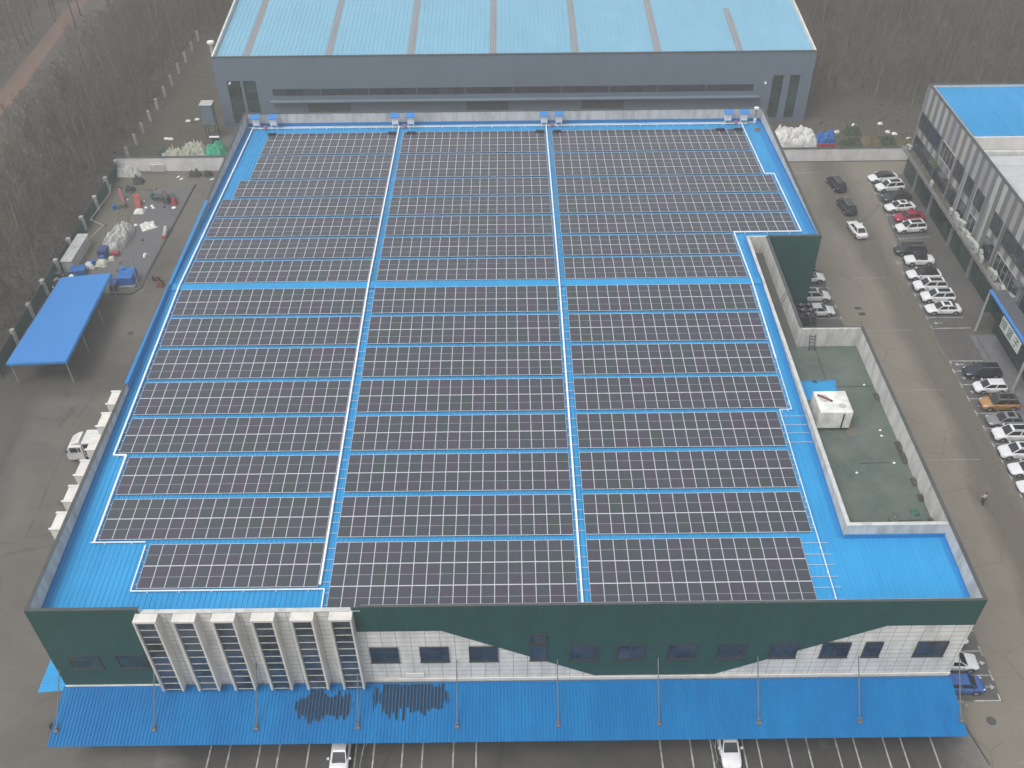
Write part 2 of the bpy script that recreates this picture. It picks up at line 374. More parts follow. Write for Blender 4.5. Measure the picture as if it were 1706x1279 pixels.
# ------------------------------------------------------------------ ground
def sheet(name, pts, z, mat, label=None):
    mb = MB(); mb.poly([(p[0], p[1], z) for p in pts]); o = mb.build(name, mat); tag(o, kind='structure', label=label); return o
sheet('ground', [(-700, -400), (700, -400), (700, 900), (-700, 900)], 0.0, 'soil', 'dark winter soil under the woodland')
sheet('grass_verge', [(-49.5, 55.3), (-35.5, 55.3), (-35.5, 160), (-49.5, 160)], 0.004, 'verge', 'scrubby grass strip beside the grey warehouse')
sheet('left_lane', [(-51, -120), (-23.8, -120), (-23.8, 55.3), (-49.8, 55.3), (-50.2, 20)], 0.004, 'concrete_left', 'grey brown concrete lane left of the factory')
sheet('right_lane', [(53.4, -120), (110, -120), (110, 55.8), (53.4, 55.8), (53.4, 9), (46.9, 9), (46.9, -9), (53.4, -9)], 0.004, 'concrete_lane', 'wide concrete lane between factory and offices')
sheet('back_lane', [(-23.8, 44.0), (53.4, 44.0), (53.4, 71), (-35.5, 71), (-35.5, 55.3), (-23.8, 55.3)], 0.004, 'concrete_left', 'concrete strip between the two factories')
sheet('front_lane', [(-23.8, -120), (53.4, -120), (53.4, -42), (-23.8, -42)], 0.004, 'concrete_left', 'concrete apron in front of the factory')
sheet('asphalt_apron', [(-14.5, -119), (56.2, -119), (55.8, -52), (55.6, -46), (54.8, -44.7), (-16, -44.7)], 0.008, 'asphalt', 'dark asphalt parking bays under the blue canopy')
sheet('side_slots', [(53.5, -44.4), (59.8, -44.5), (60.2, 24.0), (53.5, 24.0)], 0.008, 'damp_slots', 'darker parking strip along the factory side')
sheet('parking_strip', [(71.2, -70), (80.55, -70), (80.55, 51.5), (74.6, 50.5), (73.2, 30), (71.6, 22)], 0.008, 'damp_slots', 'damp parking strip along the offices')
sheet('path', [(-82.2, -60), (-78.4, -60), (-78.2, 81), (-80.5, 124), (-84, 220), (-88, 220), (-84.0, 124), (-82.2, 81)], 0.012, 'brick_path', 'red brown path through the bare woodland')
# storage yard slab on the left
ys = [(-49.3, 20.1), (-36.1, 20.1), (-36.8, 26.0), (-36.0, 50.2), (-38.5, 53.5), (-49.3, 54.8)]
sheet('yard_slab', ys, 0.06, 'mossy_slab', 'mossy slab of the storage yard')
sheet('yard_floor', [(-44.6, 24), (-37.0, 23.8), (-37.1, 29), (-36.4, 49.2), (-43.0, 49.0), (-42.2, 40), (-43.3, 34)], 0.07, 'yard_slab', 'smooth damp grey floor of the storage yard')
kb = MB()
for a, c in zip([(-41, 20.05), (-37.9, 20.05), (-36.8, 21.4), (-36.95, 26.0)], [(-37.9, 20.05), (-36.8, 21.4), (-36.95, 26), (-36.1, 50.4)]):
    kb.bar((*a, .09), (*c, .09), .22, .18)
tag(kb.build('yard_kerb', 'coping_dark'), kind='structure', label='dark kerb round the storage yard')

# painted lines
mk = MB()
def ln(x0, y0, x1, y1, w=.12, z=.016): 
    d = Vector((x1-x0, y1-y0, 0)); n_ = Vector((-d.y, d.x, 0)).normalized()*w/2
    p, q = Vector((x0, y0, z)), Vector((x1, y1, z)); mk.quad(p-n_, q-n_, q+n_, p+n_)
def arrow(x, y, dx, s=1.0):
    ln(x, y, x+dx*1.0*s, y, .10); mk.poly([(x+dx*s, y-.28, .016), (x+dx*1.5*s, y, .016), (x+dx*s, y+.28, .016)] if dx > 0 else [(x+dx*s, y+.28, .016), (x+dx*1.5*s, y, .016), (x+dx*s, y-.28, .016)])
for x in (-11.35, -9.65, -7.0, -5.3, -2.7, -.2, 1.45, 3.03, 5.55, 7.3, 10.0, 12.0, 28.15, 30.8, 32.6, 35.4, 36.7, 39.3, 41.05, 43.6, 45.2, 47.8, 49.35, 52.0):
    ln(x, -46.0, x, -51.3, .13)
for k in range(17):                                    # office side T marks
    y = 1.53-2.62*k
    ln(71.4, y-.45, 71.4, y+.45, .14); ln(71.4, y, 76.4, y, .11); arrow(73.2, y+1.3, -1, .8)
ln(71.6, 3.5, 76.8, 3.45, .12); ln(71.6, 3.5, 71.6, 2.9, .14)
for k in range(6):
    y = 12.64+2.62*k
    ln(71.7, y-.45, 71.7, y+.45, .14); ln(71.7, y, 76.6, y, .11)
ln(71.6, 10.25, 76.8, 10.3, .12); ln(71.6, 10.3, 71.6, 10.9, .14); arrow(73.4, 11.4, -1, .8)
for k in range(6):
    y = 32.0+3.35*k
    ln(74.0+.05*k, y-.45, 74.0+.05*k, y+.45, .14); ln(74+.05*k, y, 78.6, y+.5, .11)
ln(67.0, 52.3, 56.0, 52.3, .1)
for y in (12.75, 15.3, 17.4, 19.8, 22.4): ln(60.1, y-.5, 60.1, y+.5, .14); ln(56.0, y, 60.1, y, .11)
arrow(58.0, 10.7, 1, .9)
for y in (-36.5, -39.2, -41.8): ln(59.7, y-.55, 59.7, y+.55, .14); ln(55.5, y, 59.7, y, .12)
for y in (-40.5, -43.0): arrow(58.3, y, 1, .9)
ln(57.2, -44.4, 59.6, -44.4, .13); ln(59.6, -44.4, 59.6, -43.7, .14); ln(53.8, -44.45, 56.2, -44.45, .1)
for k in range(8): ln(60.5+.2*k, -20+6*k, 69, -20+6*k, .05, .0145) if k % 2 else None
tag(mk.build('lane_markings', 'line_paint'), kind='structure', label='white painted parking lines, T marks and arrows on the concrete')
# manholes
for i, (x, y, lab) in enumerate([(42.4, -48.4, 'round iron manhole cover in the front bays right of the white pickup'), (22.2, -48.2, 'round manhole cover at the canopy edge by the middle bays'), (58.0, -46.4, 'round manhole cover right of the canopy corner'), (-34.4, -19.0, 'round manhole cover left of the white facade bays'), (-35.5, 11.2, 'small manhole cover in the lane beside the blue shed'), (63.0, 14.9, 'drain cover in the right lane, nearer the white wall'), (63.2, 13.6, 'drain cover in the right lane, nearer the camera')]):
    m = MB()
    if i < 5: m.tube((0, 0, 0.006), (0, 0, .03), .42, n=20); m.tube((0, 0, .03), (0, 0, .036), .33, n=20)
    else: m.box(-.45, .45, -.3, .3, .006, .03); [m.box(-.4, .4, -.25+.12*k, -.19+.12*k, .03, .038) for k in range(5)]
    o = m.build('manhole_cover', 'coping_dark'); o.location = (x, y, .008); tag(o, lab, 'manhole cover', 'manhole and drain covers')

# ------------------------------------------------------------------ factory
H = 15.5
ALPHA = RAD(2.29)
XL, XR, YF, YB = -23.8, 53.4, -44.6, 44.0
TX0, TX1, TY0, TY1 = 44.3, 46.9, -36.4, 9.0
fac = empty('factory_building', (14.8, -.3, 0), label='large factory with blue solar roof, dark green and white tiled front', cat='factory')
WT = .25
def wall(mb, x0, y0, x1, y1, z0, z1, t=WT, side=1):
    """straight wall; outer face on the given line, thickness towards side (left of direction = +1)"""
    d = Vector((x1-x0, y1-y0, 0)).normalized(); n_ = Vector((-d.y, d.x, 0))*t*side
    pts = [(x0, y0), (x1, y1), (x1+n_.x, y1+n_.y), (x0+n_.x, y0+n_.y)]
    if side < 0: pts.reverse()
    mb.prism(pts, z0, z1)
m = MB(); wall(m, XL, YF, XL+9.1, YF, 0, H); wall(m, XL+9.1, YF, 3.1, YF, 0, H-.45); wall(m, 3.1, YF, XR, YF, 0, H)
worldpart(m, 'front_wall', 'white_tile', fac)
m = MB(); wall(m, XL, YB, XL, YF+WT, 0, H); wall(m, XR, YF+WT, XR, -9.0, 0, H); wall(m, XR-WT, -9.0, TX1, -9.0, 0, H, side=1)
wall(m, TX1, -9.0, TX1, 9.0, 0, H, side=1); wall(m, XR, 9.0, XR, YB, 0, H); wall(m, XR-WT, YB, XL+WT, YB, 0, H)
worldpart(m, 'side_wall', 'parapet_plaster', fac)
m = MB(); wall(m, TX1+.0, 9.0, XR-WT, 9.0, 0, H, side=1); m.box(TX0+.0, TX1, 9.0, 9.25, 12.0, H)
m.box(TX0, TX0+.28, TY0, 9.0, 12.6, H-.03); m.box(TX0, XR-WT, TY0-.28, TY0, 12.6, H-.03)
worldpart(m, 'terrace_wall', 'parapet_plaster', fac)
# green sheets
m = MB()
yf = YF-.05
m.prism([(0, 0)]*0 or [(XL-.03, yf), (XL+9.1, yf), (XL+9.1, YF), (XL-.03, YF)], 4.75, H+.02)
worldpart(m, 'green_cladding', 'green_panel', fac)
m = MB()
poly = [(2.34, H+.02), (2.34, 12.2), (9.43, 12.2), (22.37, 5.33), (32.84, 5.33), (46.19, 12.2), (XR+.03, 12.2), (XR+.03, H+.02)]
n_ = len(poly); i0 = len(m.v)
m.v += [(x, yf, z) for x, z in poly]+[(x, YF, z) for x, z in poly]
m.f.append(tuple(range(n_))); m.mi.append(0)
for k in range(n_): k2 = (k+1) % n_; m.f.append((k2, k, n_+k, n_+k2)); m.mi.append(0)
worldpart(m, 'green_cladding', 'green_panel', fac)
m = MB(); m.box(TX1+.02, XR+.04, 8.93, 9.0, .1, H+.02); m.box(XR, XR+.05, 9.0, YB+.02, 3.0, H+.02)
worldpart(m, 'green_cladding', 'green_cladding', fac)
# coping caps
m = MB()
m.box(XL-.03, XL+WT+.03, YF-.055, YB, H+.02, H+.07); m.box(XL+WT+.03, XL+9.12, YF-.06, YF+WT-.02, H+.02, H+.07)
m.box(3.05, XR-WT-.03, YF-.06, YF+WT-.1, H+.02, H+.07); m.box(XR-WT-.03, XR+.06, YF-.06, -8.95, H+.02, H+.07)
m.box(TX1+.0, XR-WT-.06, -9.25+.2, -8.95, H+.02, H+.09); m.box(TX1-.3, TX1+.05, -9.0, 9.0, H+.02, H+.09)
m.box(TX1+.0, XR-WT-.06, 8.9, 9.3, H+.025, H+.10); m.box(XR-WT-.06, XR+.08, 8.9, YB, H+.02, H+.09)
m.box(XL, XR, YB-.3, YB+.06, H+.025, H+.095)
worldpart(m, 'parapet_coping', 'coping_dark', fac)
m = MB(); m.box(TX0-.04, TX0+.32, TY0-.32, 8.9, H-.03, H+.03); m.box(TX0+.32, XR-.31, TY0-.32, TY0+.04, H-.03, H+.03)
worldpart(m, 'terrace_coping', 'coping_white', fac)
m = MB(); m.box(XL+9.15, 3.05, YF-.08, YF+.3, H-.45, H-.39); worldpart(m, 'bay_coping', 'coping_white', fac)
# roof sheets with ribs, rising to the ridge at y = 0
def roof_z(y): return H-.21-abs(y)*math.tan(ALPHA)
def ribbed(mb, x0, x1, y0, y1, zf, pitch=.45, rh=.045, rw=.10):
    xs = []; k = math.floor(x0/pitch)
    pts = [(x0, 0)]
    while k*pitch < x1:
        c = k*pitch
        for dx, h in ((0, 0), (rw*.3, rh), (rw*.8, rh), (rw*1.1, 0)):
            if x0 < c+dx < x1: pts.append((c+dx, h))
        k += 1
    pts.append((x1, 0))
    za, zb = zf(y0), zf(y1); i = len(mb.v)
    for x, h in pts: mb.v += [(x, y0, za+h), (x, y1, zb+h)]
    for j in range(len(pts)-1): mb.f.append((i+2*j, i+2*j+2, i+2*j+3, i+2*j+1)); mb.mi.append(mb.cur)
m = MB(); ribbed(m, XL+WT, TX0, TY0-.28, -.0, roof_z); ribbed(m, XL+WT, XR-WT, YF+WT, TY0-.28, roof_z)
ribbed(m, XL+WT, TX0, 0, 9.25, roof_z); ribbed(m, XL+WT, XR-WT, 9.25, YB-.25, roof_z)
worldpart(m, 'roof', 'roof_blue', fac)
m = MB()   # ridge cap, folded
for s in (-1, 1):
    m.quad((XL+.1, 0, H-.06), (XL+.1, s*.62, H-.09), (TX0-.1, s*.62, H-.09), (TX0-.1, 0, H-.06)) if s < 0 else m.quad((XL+.1, 0, H-.06), (TX0-.1, 0, H-.06), (TX0-.1, s*.62, H-.09), (XL+.1, s*.62, H-.09))
m.bar((XL+.1, -.62, H-.11), (TX0-.1, -.62, H-.11), .03, .06); m.bar((XL+.1, .62, H-.11), (TX0-.1, .62, H-.11), .03, .06)
worldpart(m, 'ridge_cap', 'roof_blue', fac)
# blue flashings up the parapets
m = MB()
def flash(x, s, y0, y1, hh=.26, ww=.4):
    for a, c in ((y0, y1),):
        za, zc = roof_z(a), roof_z(c); ha, hc = min(hh, H+.08-za), min(hh, H+.08-zc)
        m.bar((x, a, za+ha/2), (x, c, zc+hc/2), .04, ha)
        m.bar((x+s*ww/2, a, za+.055), (x+s*ww/2, c, zc+.055), ww, .03)
for a, c in ((-44.3, -17), (19, 43.7)): flash(XL+WT+.03, 1, a, c)
for a, c in ((-17, 0), (0, 19)): flash(XL+WT+.03, 1, a, c, 1.3)
flash(XR-WT-.03, -1, -44.3, -36.7); flash(TX0-.03, -1, -36.6, 0, .3, .4); flash(TX0-.03, -1, 0, 9.2, .3, .4)
flash(XR-WT-.03, -1, 9.3, 20, .4, .9); flash(XR-WT-.03, -1, 20, 43.7, .4, .9)
m.bar((XL+.3, YB-.28, roof_z(YB)+.25), (XR-.3, YB-.28, roof_z(YB)+.25), .04, .5); m.box(TX0, XR-.3, TY0-.36, TY0-.30, roof_z(TY0), roof_z(TY0)+.5)
m.box(XL-.04, XL+WT+.07, -17, 19, H+.09, H+.11)     # folded over the parapet where the roof reaches its top
m.box(TX1, XR, 9.25, 9.9, roof_z(9.3)+.05, roof_z(9.3)+.3)
worldpart(m, 'flashing', 'roof_blue_deep', fac)
m = MB(); m.bar((XL+.3, YB-.95, roof_z(YB)+.16), (XR-1.0, YB-.95, roof_z(YB)+.16), .22, .10)
worldpart(m, 'gutter', 'coping_white', fac)
# terrace floor and corridor floor
m = MB(); m.box(TX0+.28, XR-WT, TY0, -9.25, 12.7, 13.1); worldpart(m, 'terrace_floor', 'terrace_felt', fac)
m = MB(); m.box(TX0+.28, TX1-WT, -9.25, 9.0, 12.7, 13.096); m.box(TX0+.28, TX1-WT, -9.9, -9.25, 13.1, 13.106); worldpart(m, 'terrace_floor', 'corridor_felt', fac)
for p, q in (((47.2, -16.0), (52.9, -15.9)), ((48.6, -27.0), (51.5, -26.9)), ((49.6, -34.2), (52.4, -34.1)), ((48.6, -9.4), (48.4, -16.0))): m = MB(); m.bar((*p, 13.13), (*q, 13.13), .08, .05); worldpart(m, 'floor_seam', 'coping_dark', fac)
# front windows
def window(x0, x1, z0, z1, two=True, y=yf, mat='window_glass'):
    f = MB(); w = .07
    f.box(x0-.05, x1+.05, y-.12, y-.004, z0-.1, z0-.02)
    for a, c in ((x0, x0+w), (x1-w, x1)): f.box(a, c, y-.08, y-.006, z0, z1)
    for a, c in ((z0, z0+w), (z1-w, z1)): f.box(x0+w, x1-w, y-.08, y-.006, a, c)
    if two:
        xm = (x0+x1)/2; f.box(xm-.03, xm+.03, y-.045, y-.006, z0+w, z1-w); zz = z0+(z1-z0)*.68; f.box(x0+w, xm-.03, y-.04, y-.006, zz-.02, zz+.02); f.box(xm+.03, x1-w, y-.04, y-.006, zz-.02, zz+.02)
    o = worldpart(f, 'window', 'dark_metal', fac)
    p = MB(); p.box(x0+w, x1-w, y-.02, y-.002, z0+w, z1-w)
    q = p.build('pane', mat, o)
    return o
for x0, x1 in ((3.25, 5.65), (7.45, 9.9), (11.6, 14.05), (20.1, 22.5), (24.1, 26.5), (28.4, 30.9), (32.6, 35.1), (37.0, 39.4), (41.4, 43.8), (45.0, 46.5), (49.4, 52.0)):
    window(x0, x1, 7.78, 9.92)
window(16.75, 18.2, 7.85, 10.1, False); window(16.75, 18.2, 10.35, 11.6, False)
window(-22.35, -19.7, 7.35, 9.3, mat='green_glass'); window(-18.3, -15.8, 7.35, 9.3, mat='green_glass')
# small white plate on the wall and white trim at canopy level
m = MB(); m.box(6.0, 7.6, yf-.05, yf-.004, 5.35, 6.0); worldpart(m, 'wall_plate', 'white_metal', fac)
m = MB(); m.box(XL, XL+9.1, yf-.12, yf-.001, 4.62, 4.75); m.box(2.4, XR, yf-.10, yf-.001, 4.86, 5.22); worldpart(m, 'wall_trim', 'render_pale', fac)
# front bays
def bay(x0, x1, z0, z1, depth=.85):
    fr = MB(); y0 = yf-depth; s = .16
    fr.box(x0, x0+s, y0, YF, z0, z1); fr.box(x1-s, x1, y0, YF, z0, z1); fr.box(x0+s, x1-s, y0+.02, YF, z1-.25, z1-.02)
    o = worldpart(fr, 'window_bay', 'render_pale', fac)
    gl = MB(); gl.box(x0+s, x1-s, y0+.16, y0+.2, z0+.1, z1-.25); gl.build('pane', 'bay_glass', o)
    mu = MB(); n = 10
    for k in range(n+1):
        z = z0+.1+(z1-.4-z0)*k/n; mu.box(x0+s, x1-s, y0+.11, y0+.165, z-.022, z+.022)
    mu.box(x0+s, x0+s+.07, y0+.07, y0+.165, z0+.14, z1-.3)
    mu.build('mullion', 'ac_grey', o)
    return o
for x0, x1 in ((-15.05, -13.2), (-11.95, -10.1), (-8.8, -6.95), (-5.65, -3.8), (-2.5, -.65), (.6, 2.45)): bay(x0, x1, 4.9, 15.05)
# side bays on the left wall
for yc in (-18.9, -22.1, -25.3, -28.6, -31.8, -35.0):
    fr = MB(); x0 = XL-1.05; a, c = yc-.98, yc+.98
    fr.box(x0, XL, a, a+.14, 5.0, 15.35); fr.box(x0, XL, c-.14, c, 5.0, 15.35); fr.box(x0+.02, XL, a+.14, c-.14, 14.9, 15.33)
    fr.box(x0-.10, XL-.06, a-.06, a+.16, 15.35, 15.40); fr.box(x0-.10, XL-.06, c-.16, c+.06, 15.35, 15.40)
    o = worldpart(fr, 'window_bay', 'render_pale', fac)
    gl = MB(); gl.box(x0+.14, x0+.2, a+.14, c-.14, 5.1, 14.8); gl.build('pane', 'bay_glass', o)
# front canopy: sheet, purlins, hangers
def can_z(y): return 4.55-(YF-y)*.20
cp = empty('blue_canopy', (14.8, -47.2, 0), label='long blue corrugated canopy with dark mould stains along the factory front', cat='canopy')
m = MB(); ribbed(m, -24.05, 53.65, -49.75, YF-.06, can_z, .30, .05, .10); worldpart(m, 'canopy_sheet', 'canopy_blue', cp)
m = MB()
for k in range(5): y = -44.9-1.15*k; m.bar((-23.9, y, can_z(y)-.10), (53.5, y, can_z(y)-.10), .08, .14)
for k in range(10): x = -23.5+8.5*k; m.bar((x, -44.7, can_z(-44.7)-.3), (x, -49.5, can_z(-49.5)-.3), .14, .24)
worldpart(m, 'canopy_beam', 'roof_blue_deep', cp)
m = MB(); m.box(-23.8, 53.4, yf-.16, yf-.122, 4.5, 4.66); worldpart(m, 'edge_flashing', 'roof_blue_deep', cp)
for k in range(10):
    x = [-23.6, -15.3, -6.6, 2.05, 10.5, 19.1, 27.7, 36.2, 44.8, 53.4][k]
    m = MB(); m.tube((x, -48.4, can_z(-48.4)+.05), (x, YF-.06, 7.9 if k else 7.2), .05, n=8)
    m.box(x-.18, x+.18, -48.65, -48.2, can_z(-48.4)-.02, can_z(-48.4)+.14); m.box(x-.1, x+.1, -48.45, -48.3, can_z(-48.4)+.1, can_z(-48.4)+.42)
    worldpart(m, 'hanger_rod', 'rod_grey', cp)
sc = empty('side_canopy', (-25.1, -30, 0), label='narrow blue canopy strip along the left factory wall', cat='canopy')
m = MB()
prof = []
y = -45.0
i = 0
while y < -16:
    m.quad((-26.35, y, 4.15), (-26.35, y+.22, 4.15), (XL, y+.22, 4.5), (XL, y, 4.5)); m.quad((-26.35, y+.22, 4.15), (-26.35, y+.26, 4.2), (XL, y+.26, 4.55), (XL, y+.22, 4.5))
    m.quad((-26.35, y+.26, 4.2), (-26.35, y+.30, 4.15), (XL, y+.30, 4.5), (XL, y+.26, 4.55)); y += .30
worldpart(m, 'canopy_sheet', 'roof_blue', sc)
m = MB()
for k in range(8): yy_ = -44.6+4*k; m.bar((-26.2, yy_, 4.0), (XL, yy_, 4.32), .1, .16)
worldpart(m, 'canopy_beam', 'roof_blue_deep', sc)

# ------------------------------------------------------------------ solar panels
PW, PL, PT = 1.152, 2.296, .035
W0, L0, G0, D0 = 1.154, 2.298, .552, .68
def pan_mesh(glass_only):
    m = MB()
    if glass_only: m.box(-PW/2+.03, PW/2-.03, -PL/2+.03, PL/2-.03, -.02, 0)
    else:
        f = .031
        m.box(-PW/2, -PW/2+f, -PL/2, PL/2, -.03, .008); m.box(PW/2-f, PW/2, -PL/2, PL/2, -.03, .008)
        g_ = .044; m.box(-PW/2+f, PW/2-f, -PL/2, -PL/2+g_, -.03, .008); m.box(-PW/2+f, PW/2-f, PL/2-g_, PL/2, -.03, .008)
        m.cur = 1; m.box(-PW/2+f, PW/2-f, -.017, .017, -.001, .004)
    return m
gm = pan_mesh(True).mesh('solar_panel', 'solar_glass'); fm = pan_mesh(False).mesh('frame', ['solar_frame', 'solar_divider'])
panels = []   # (x, s, band label...)
def cols(sec, k, i):
    """(x start, pitch, count) of one row"""
    if sec == 'left':
        n = ({0: 18, 1: 18, 2: 18, 3: 18, 4: 18, 5: 17, 6: 17, 7: 13} if k == 'f' else {0: 18, 1: 18, 2: 18, 3: 18, 4: 17, 5: 16, 6: 16})[i]
        return -1.0-1.172*n, 1.172, n
    if sec == 'middle': return 0.0, W0, 18
    n = ({0: 18, 1: 18, 2: 18, 3: 18, 4: 17, 5: 17, 6: 17, 7: 16} if k == 'f' else {0: 18, 1: 18, 2: 25, 3: 25, 4: 25, 5: 24, 6: 24})[i]
    return 21.8, 1.168, n
rows = []     # (s_center signed, section, kind, band)
for sec in ('left', 'middle', 'right'):
    for i in range(8):
        for r in range(3 if (i == 7 and sec != 'left') else 2):
            s = D0+i*(2*L0+G0)+(r+.5)*L0; rows.append((-s, sec, 'f', i))
    for i in range(7):
        for r in range(3 if i >= 5 else 2):
            s = D0+i*(2*L0+G0)+(L0 if i >= 6 else 0)+(r+.5)*L0; rows.append((s, sec, 'b', i))
for sec in ('left', 'middle', 'right'):
    rr = sorted([r for r in rows if r[1] == sec], key=lambda r: r[0])
    for ri, (s, _, k, i) in enumerate(rr):
        x0, pit, n = cols(sec, k, i)
        for c in range(n): panels.append((x0+(c+.5)*pit, s, sec, ri, c))
def ptrans(x, s):
    return (x, s*cos(ALPHA), H-abs(s)*sin(ALPHA)), (ALPHA if s < 0 else -ALPHA)
panels.sort(key=lambda p: (p[0]-15.4)**2*.02+(p[1]*1.0+120)**2)
near, far = panels[:300], panels[300:]
proto = None
for x, s, sec, ri, c in near:
    loc, rx = ptrans(x, s)
    if proto is None:
        o = bpy.data.objects.new('solar_panel', gm); COL.objects.link(o); fr_ = bpy.data.objects.new('frame', fm); COL.objects.link(fr_); fr_.parent = o; proto = o
    else: o = copy_tree(proto)
    o.location = loc; o.rotation_euler = (rx, 0, 0)
    if sec != 'middle': o.scale = (1.012, 1, 1)
    tag(o, f'solar panel {ORD[c]} from left, {ORD[ri]} row from the front, {sec} roof section', 'solar panel', 'solar panels in rows on the blue factory roof')
def np_mesh(name, V, F, mi, mats, rnd=None):
    me = bpy.data.meshes.new(name); me.vertices.add(len(V)); me.vertices.foreach_set('co', V.astype(np.float32).ravel())
    nf, k = F.shape; me.loops.add(nf*k); me.loops.foreach_set('vertex_index', F.ravel().astype(np.int32))
    me.polygons.add(nf); me.polygons.foreach_set('loop_start', np.arange(0, nf*k, k, dtype=np.int32))
    for m_ in mats: me.materials.append(MATS[m_])
    if mi is not None: me.polygons.foreach_set('material_index', mi.astype(np.int32))
    if rnd is not None:
        a = me.attributes.new('rnd', 'FLOAT', 'FACE'); a.data.foreach_set('value', rnd.astype(np.float32))
    me.update(calc_edges=True); me.validate(); me.shade_flat(); return me
g1, g2 = pan_mesh(True), pan_mesh(False)
bv = np.array(g1.v+g2.v); bf = np.array(g1.f+[tuple(q+len(g1.v) for q in f) for f in g2.f]); bmi = np.array([0]*len(g1.f)+[1+q for q in g2.mi])
VV, FF, MM, RR = [], [], [], []
rng = np.random.default_rng(3)
for n_, (x, s, sec, *_r) in enumerate(far):
    loc, rx = ptrans(x, s); c_, s_ = cos(rx), sin(rx)
    v = np.stack([bv[:, 0]*(1 if sec == 'middle' else 1.012)+loc[0], bv[:, 1]*c_-bv[:, 2]*s_+loc[1], bv[:, 1]*s_+bv[:, 2]*c_+loc[2]], 1)
    VV.append(v); FF.append(bf+len(bv)*n_); MM.append(bmi); RR.append(np.full(len(bf), rng.random()))
me = np_mesh('solar_panels', np.concatenate(VV), np.concatenate(FF), np.concatenate(MM), ['solar_glass', 'solar_frame', 'solar_divider'], np.concatenate(RR))
o = bpy.data.objects.new('solar_panels', me); COL.objects.link(o)
tag(o, 'remaining dark solar panels covering the middle and rear of the blue roof', 'solar panels', 'solar panels in rows on the blue factory roof', 'stuff')

# mounting rails under each panel row, seen where they cross the walkways
for sec_i, (s, k, i) in enumerate(sorted({(r[0], r[2], r[3]) for r in rows})):
    rt_ = empty('mounting_rail', (14, s, H), label=f'thin pale rails crossing the walkways at the {ORD[sec_i]} panel row from front', cat='mounting rail', group='mounting rails under the panel rows')
    m = MB()
    has_left = not (k == 'f' and i == 7 and s < -(D0+7*(2*L0+G0)+2*L0))
    xa = cols('left', k, i)[0]-.35 if has_left else -.35
    xb = cols('right', k, i)[0]+cols('right', k, i)[1]*cols('right', k, i)[2]+.35
    if k == 'f' and i == 7: xb += 2.0
    if k == 'f' and i == 4: xb += 2.3
    for dy in (-.6, .6):
        sy = s+dy; z = H-abs(sy)*sin(ALPHA)-.085; m.box(xa, xb, sy-.022, sy+.022, z-.03, z+.02)
    worldpart(m, 'rail', 'galvanised' if k == 'b' else 'solar_frame', rt_)
# white conduits
def conduit(pts, label, r=.085, w=.0):
    e = empty('cable_conduit', (*pts[0], H-.3), label=label, cat='cable conduit', group='white cable conduits on the roof')
    m = MB()
    for a, c in zip(pts, pts[1:]):
        # follow the fold of the roof
        seq = [a, c] if a[1]*c[1] >= 0 else [a, (a[0]+(c[0]-a[0])*(0-a[1])/(c[1]-a[1]), 0), c]
        for p, q in zip(seq, seq[1:]):
            m.bar((p[0], p[1], roof_z(p[1])+.28), (q[0], q[1], roof_z(q[1])+.28), r*2, r*1.3)
    n = 0
    for a, c in zip(pts, pts[1:]):
        L_ = math.hypot(c[0]-a[0], c[1]-a[1]); kk = max(2, int(L_/2.4))
        for t in range(kk):
            x, y = a[0]+(c[0]-a[0])*(t+.5)/kk, a[1]+(c[1]-a[1])*(t+.5)/kk; m.box(x-.05, x+.05, y-.05, y+.05, roof_z(y), roof_z(y)+.26)
    worldpart(m, 'tray', 'pipe_white', e); return e
ys_ = lambda i, up=0: -(D0+i*(2*L0+G0)+up)
conduit([(-22.55, 42.9), (-22.45, ys_(4, 2*L0+.3)), (-21.25, ys_(4, 2*L0+.3)), (-21.2, ys_(6, 2*L0+.3))], 'white conduit along the left edge of the panels')
conduit([(-21.5, ys_(6, 2*L0+.3)), (-16.7, ys_(6, 2*L0+.3)), ], 'short white conduit below the left panels near the front corner', .05)
conduit([(-16.6, ys_(7, .1)), (-16.6, ys_(7, 2*L0+.25)), (-.4, ys_(7, 2*L0+.25)), (-.4, -44.2)], 'white conduit framing the front left panel block', .05)
conduit([(-.82, 42.9), (-.82, ys_(7, 2*L0-.2))], 'long white conduit along the left walkway')
conduit([(21.05, 42.9), (21.1, -43.2)], 'long white conduit along the right walkway')
e_ = D0+4*(2*L0+G0)+2*L0+.2
conduit([(50.1, 42.9), (50.15, e_+.15), (51.4, e_+.1), (51.4, D0+2*(2*L0+G0)-.25), (43.1, D0+2*(2*L0+G0)-.25), (43.15, ys_(2, 2*L0-2.0))], 'stepped white conduit along the right edge of the rear panels', .07)
conduit([(43.15, ys_(2, 2*L0-1.9)), (43.15, ys_(3, 2*L0+.3)), (41.95, ys_(3, 2*L0+.3)), (42.05, -44.2)], 'thin pale rail line along the right edge of the front panels', .035)
conduit([(-22.6, YB-1.6), (51.0, YB-1.6)], 'white conduit across the rear edge of the roof', .05)
for i, (x, lab) in enumerate([(-19.3, 'flat dark box on the rear panel row at its left end'), (-1.6, 'flat dark box on the rear panel row just left of the left walkway'), (1.2, 'flat dark box on the rear panel row just right of the left walkway'), (20.1, 'flat dark box on the rear panel row just left of the right walkway'), (22.6, 'flat dark box on the rear panel row just right of the right walkway'), (46.6, 'flat dark box on the rear panel row, second from its right end'), (49.2, 'flat dark box on the rear panel row at its right end')]):
    m = MB(); m.box(-.62, .62, -.3, .3, 0, .16); m.box(-.5, .5, -.2, .2, .16, .19); s_ = D0+6*(2*L0+G0)+4*L0-.45; o = m.build('junction_box', 'arch_black'); o.location = (x, s_, H-s_*sin(ALPHA)+.01); o.rotation_euler = (-ALPHA, 0, 0); tag(o, lab, 'junction box', 'dark junction boxes on the rear panel row')
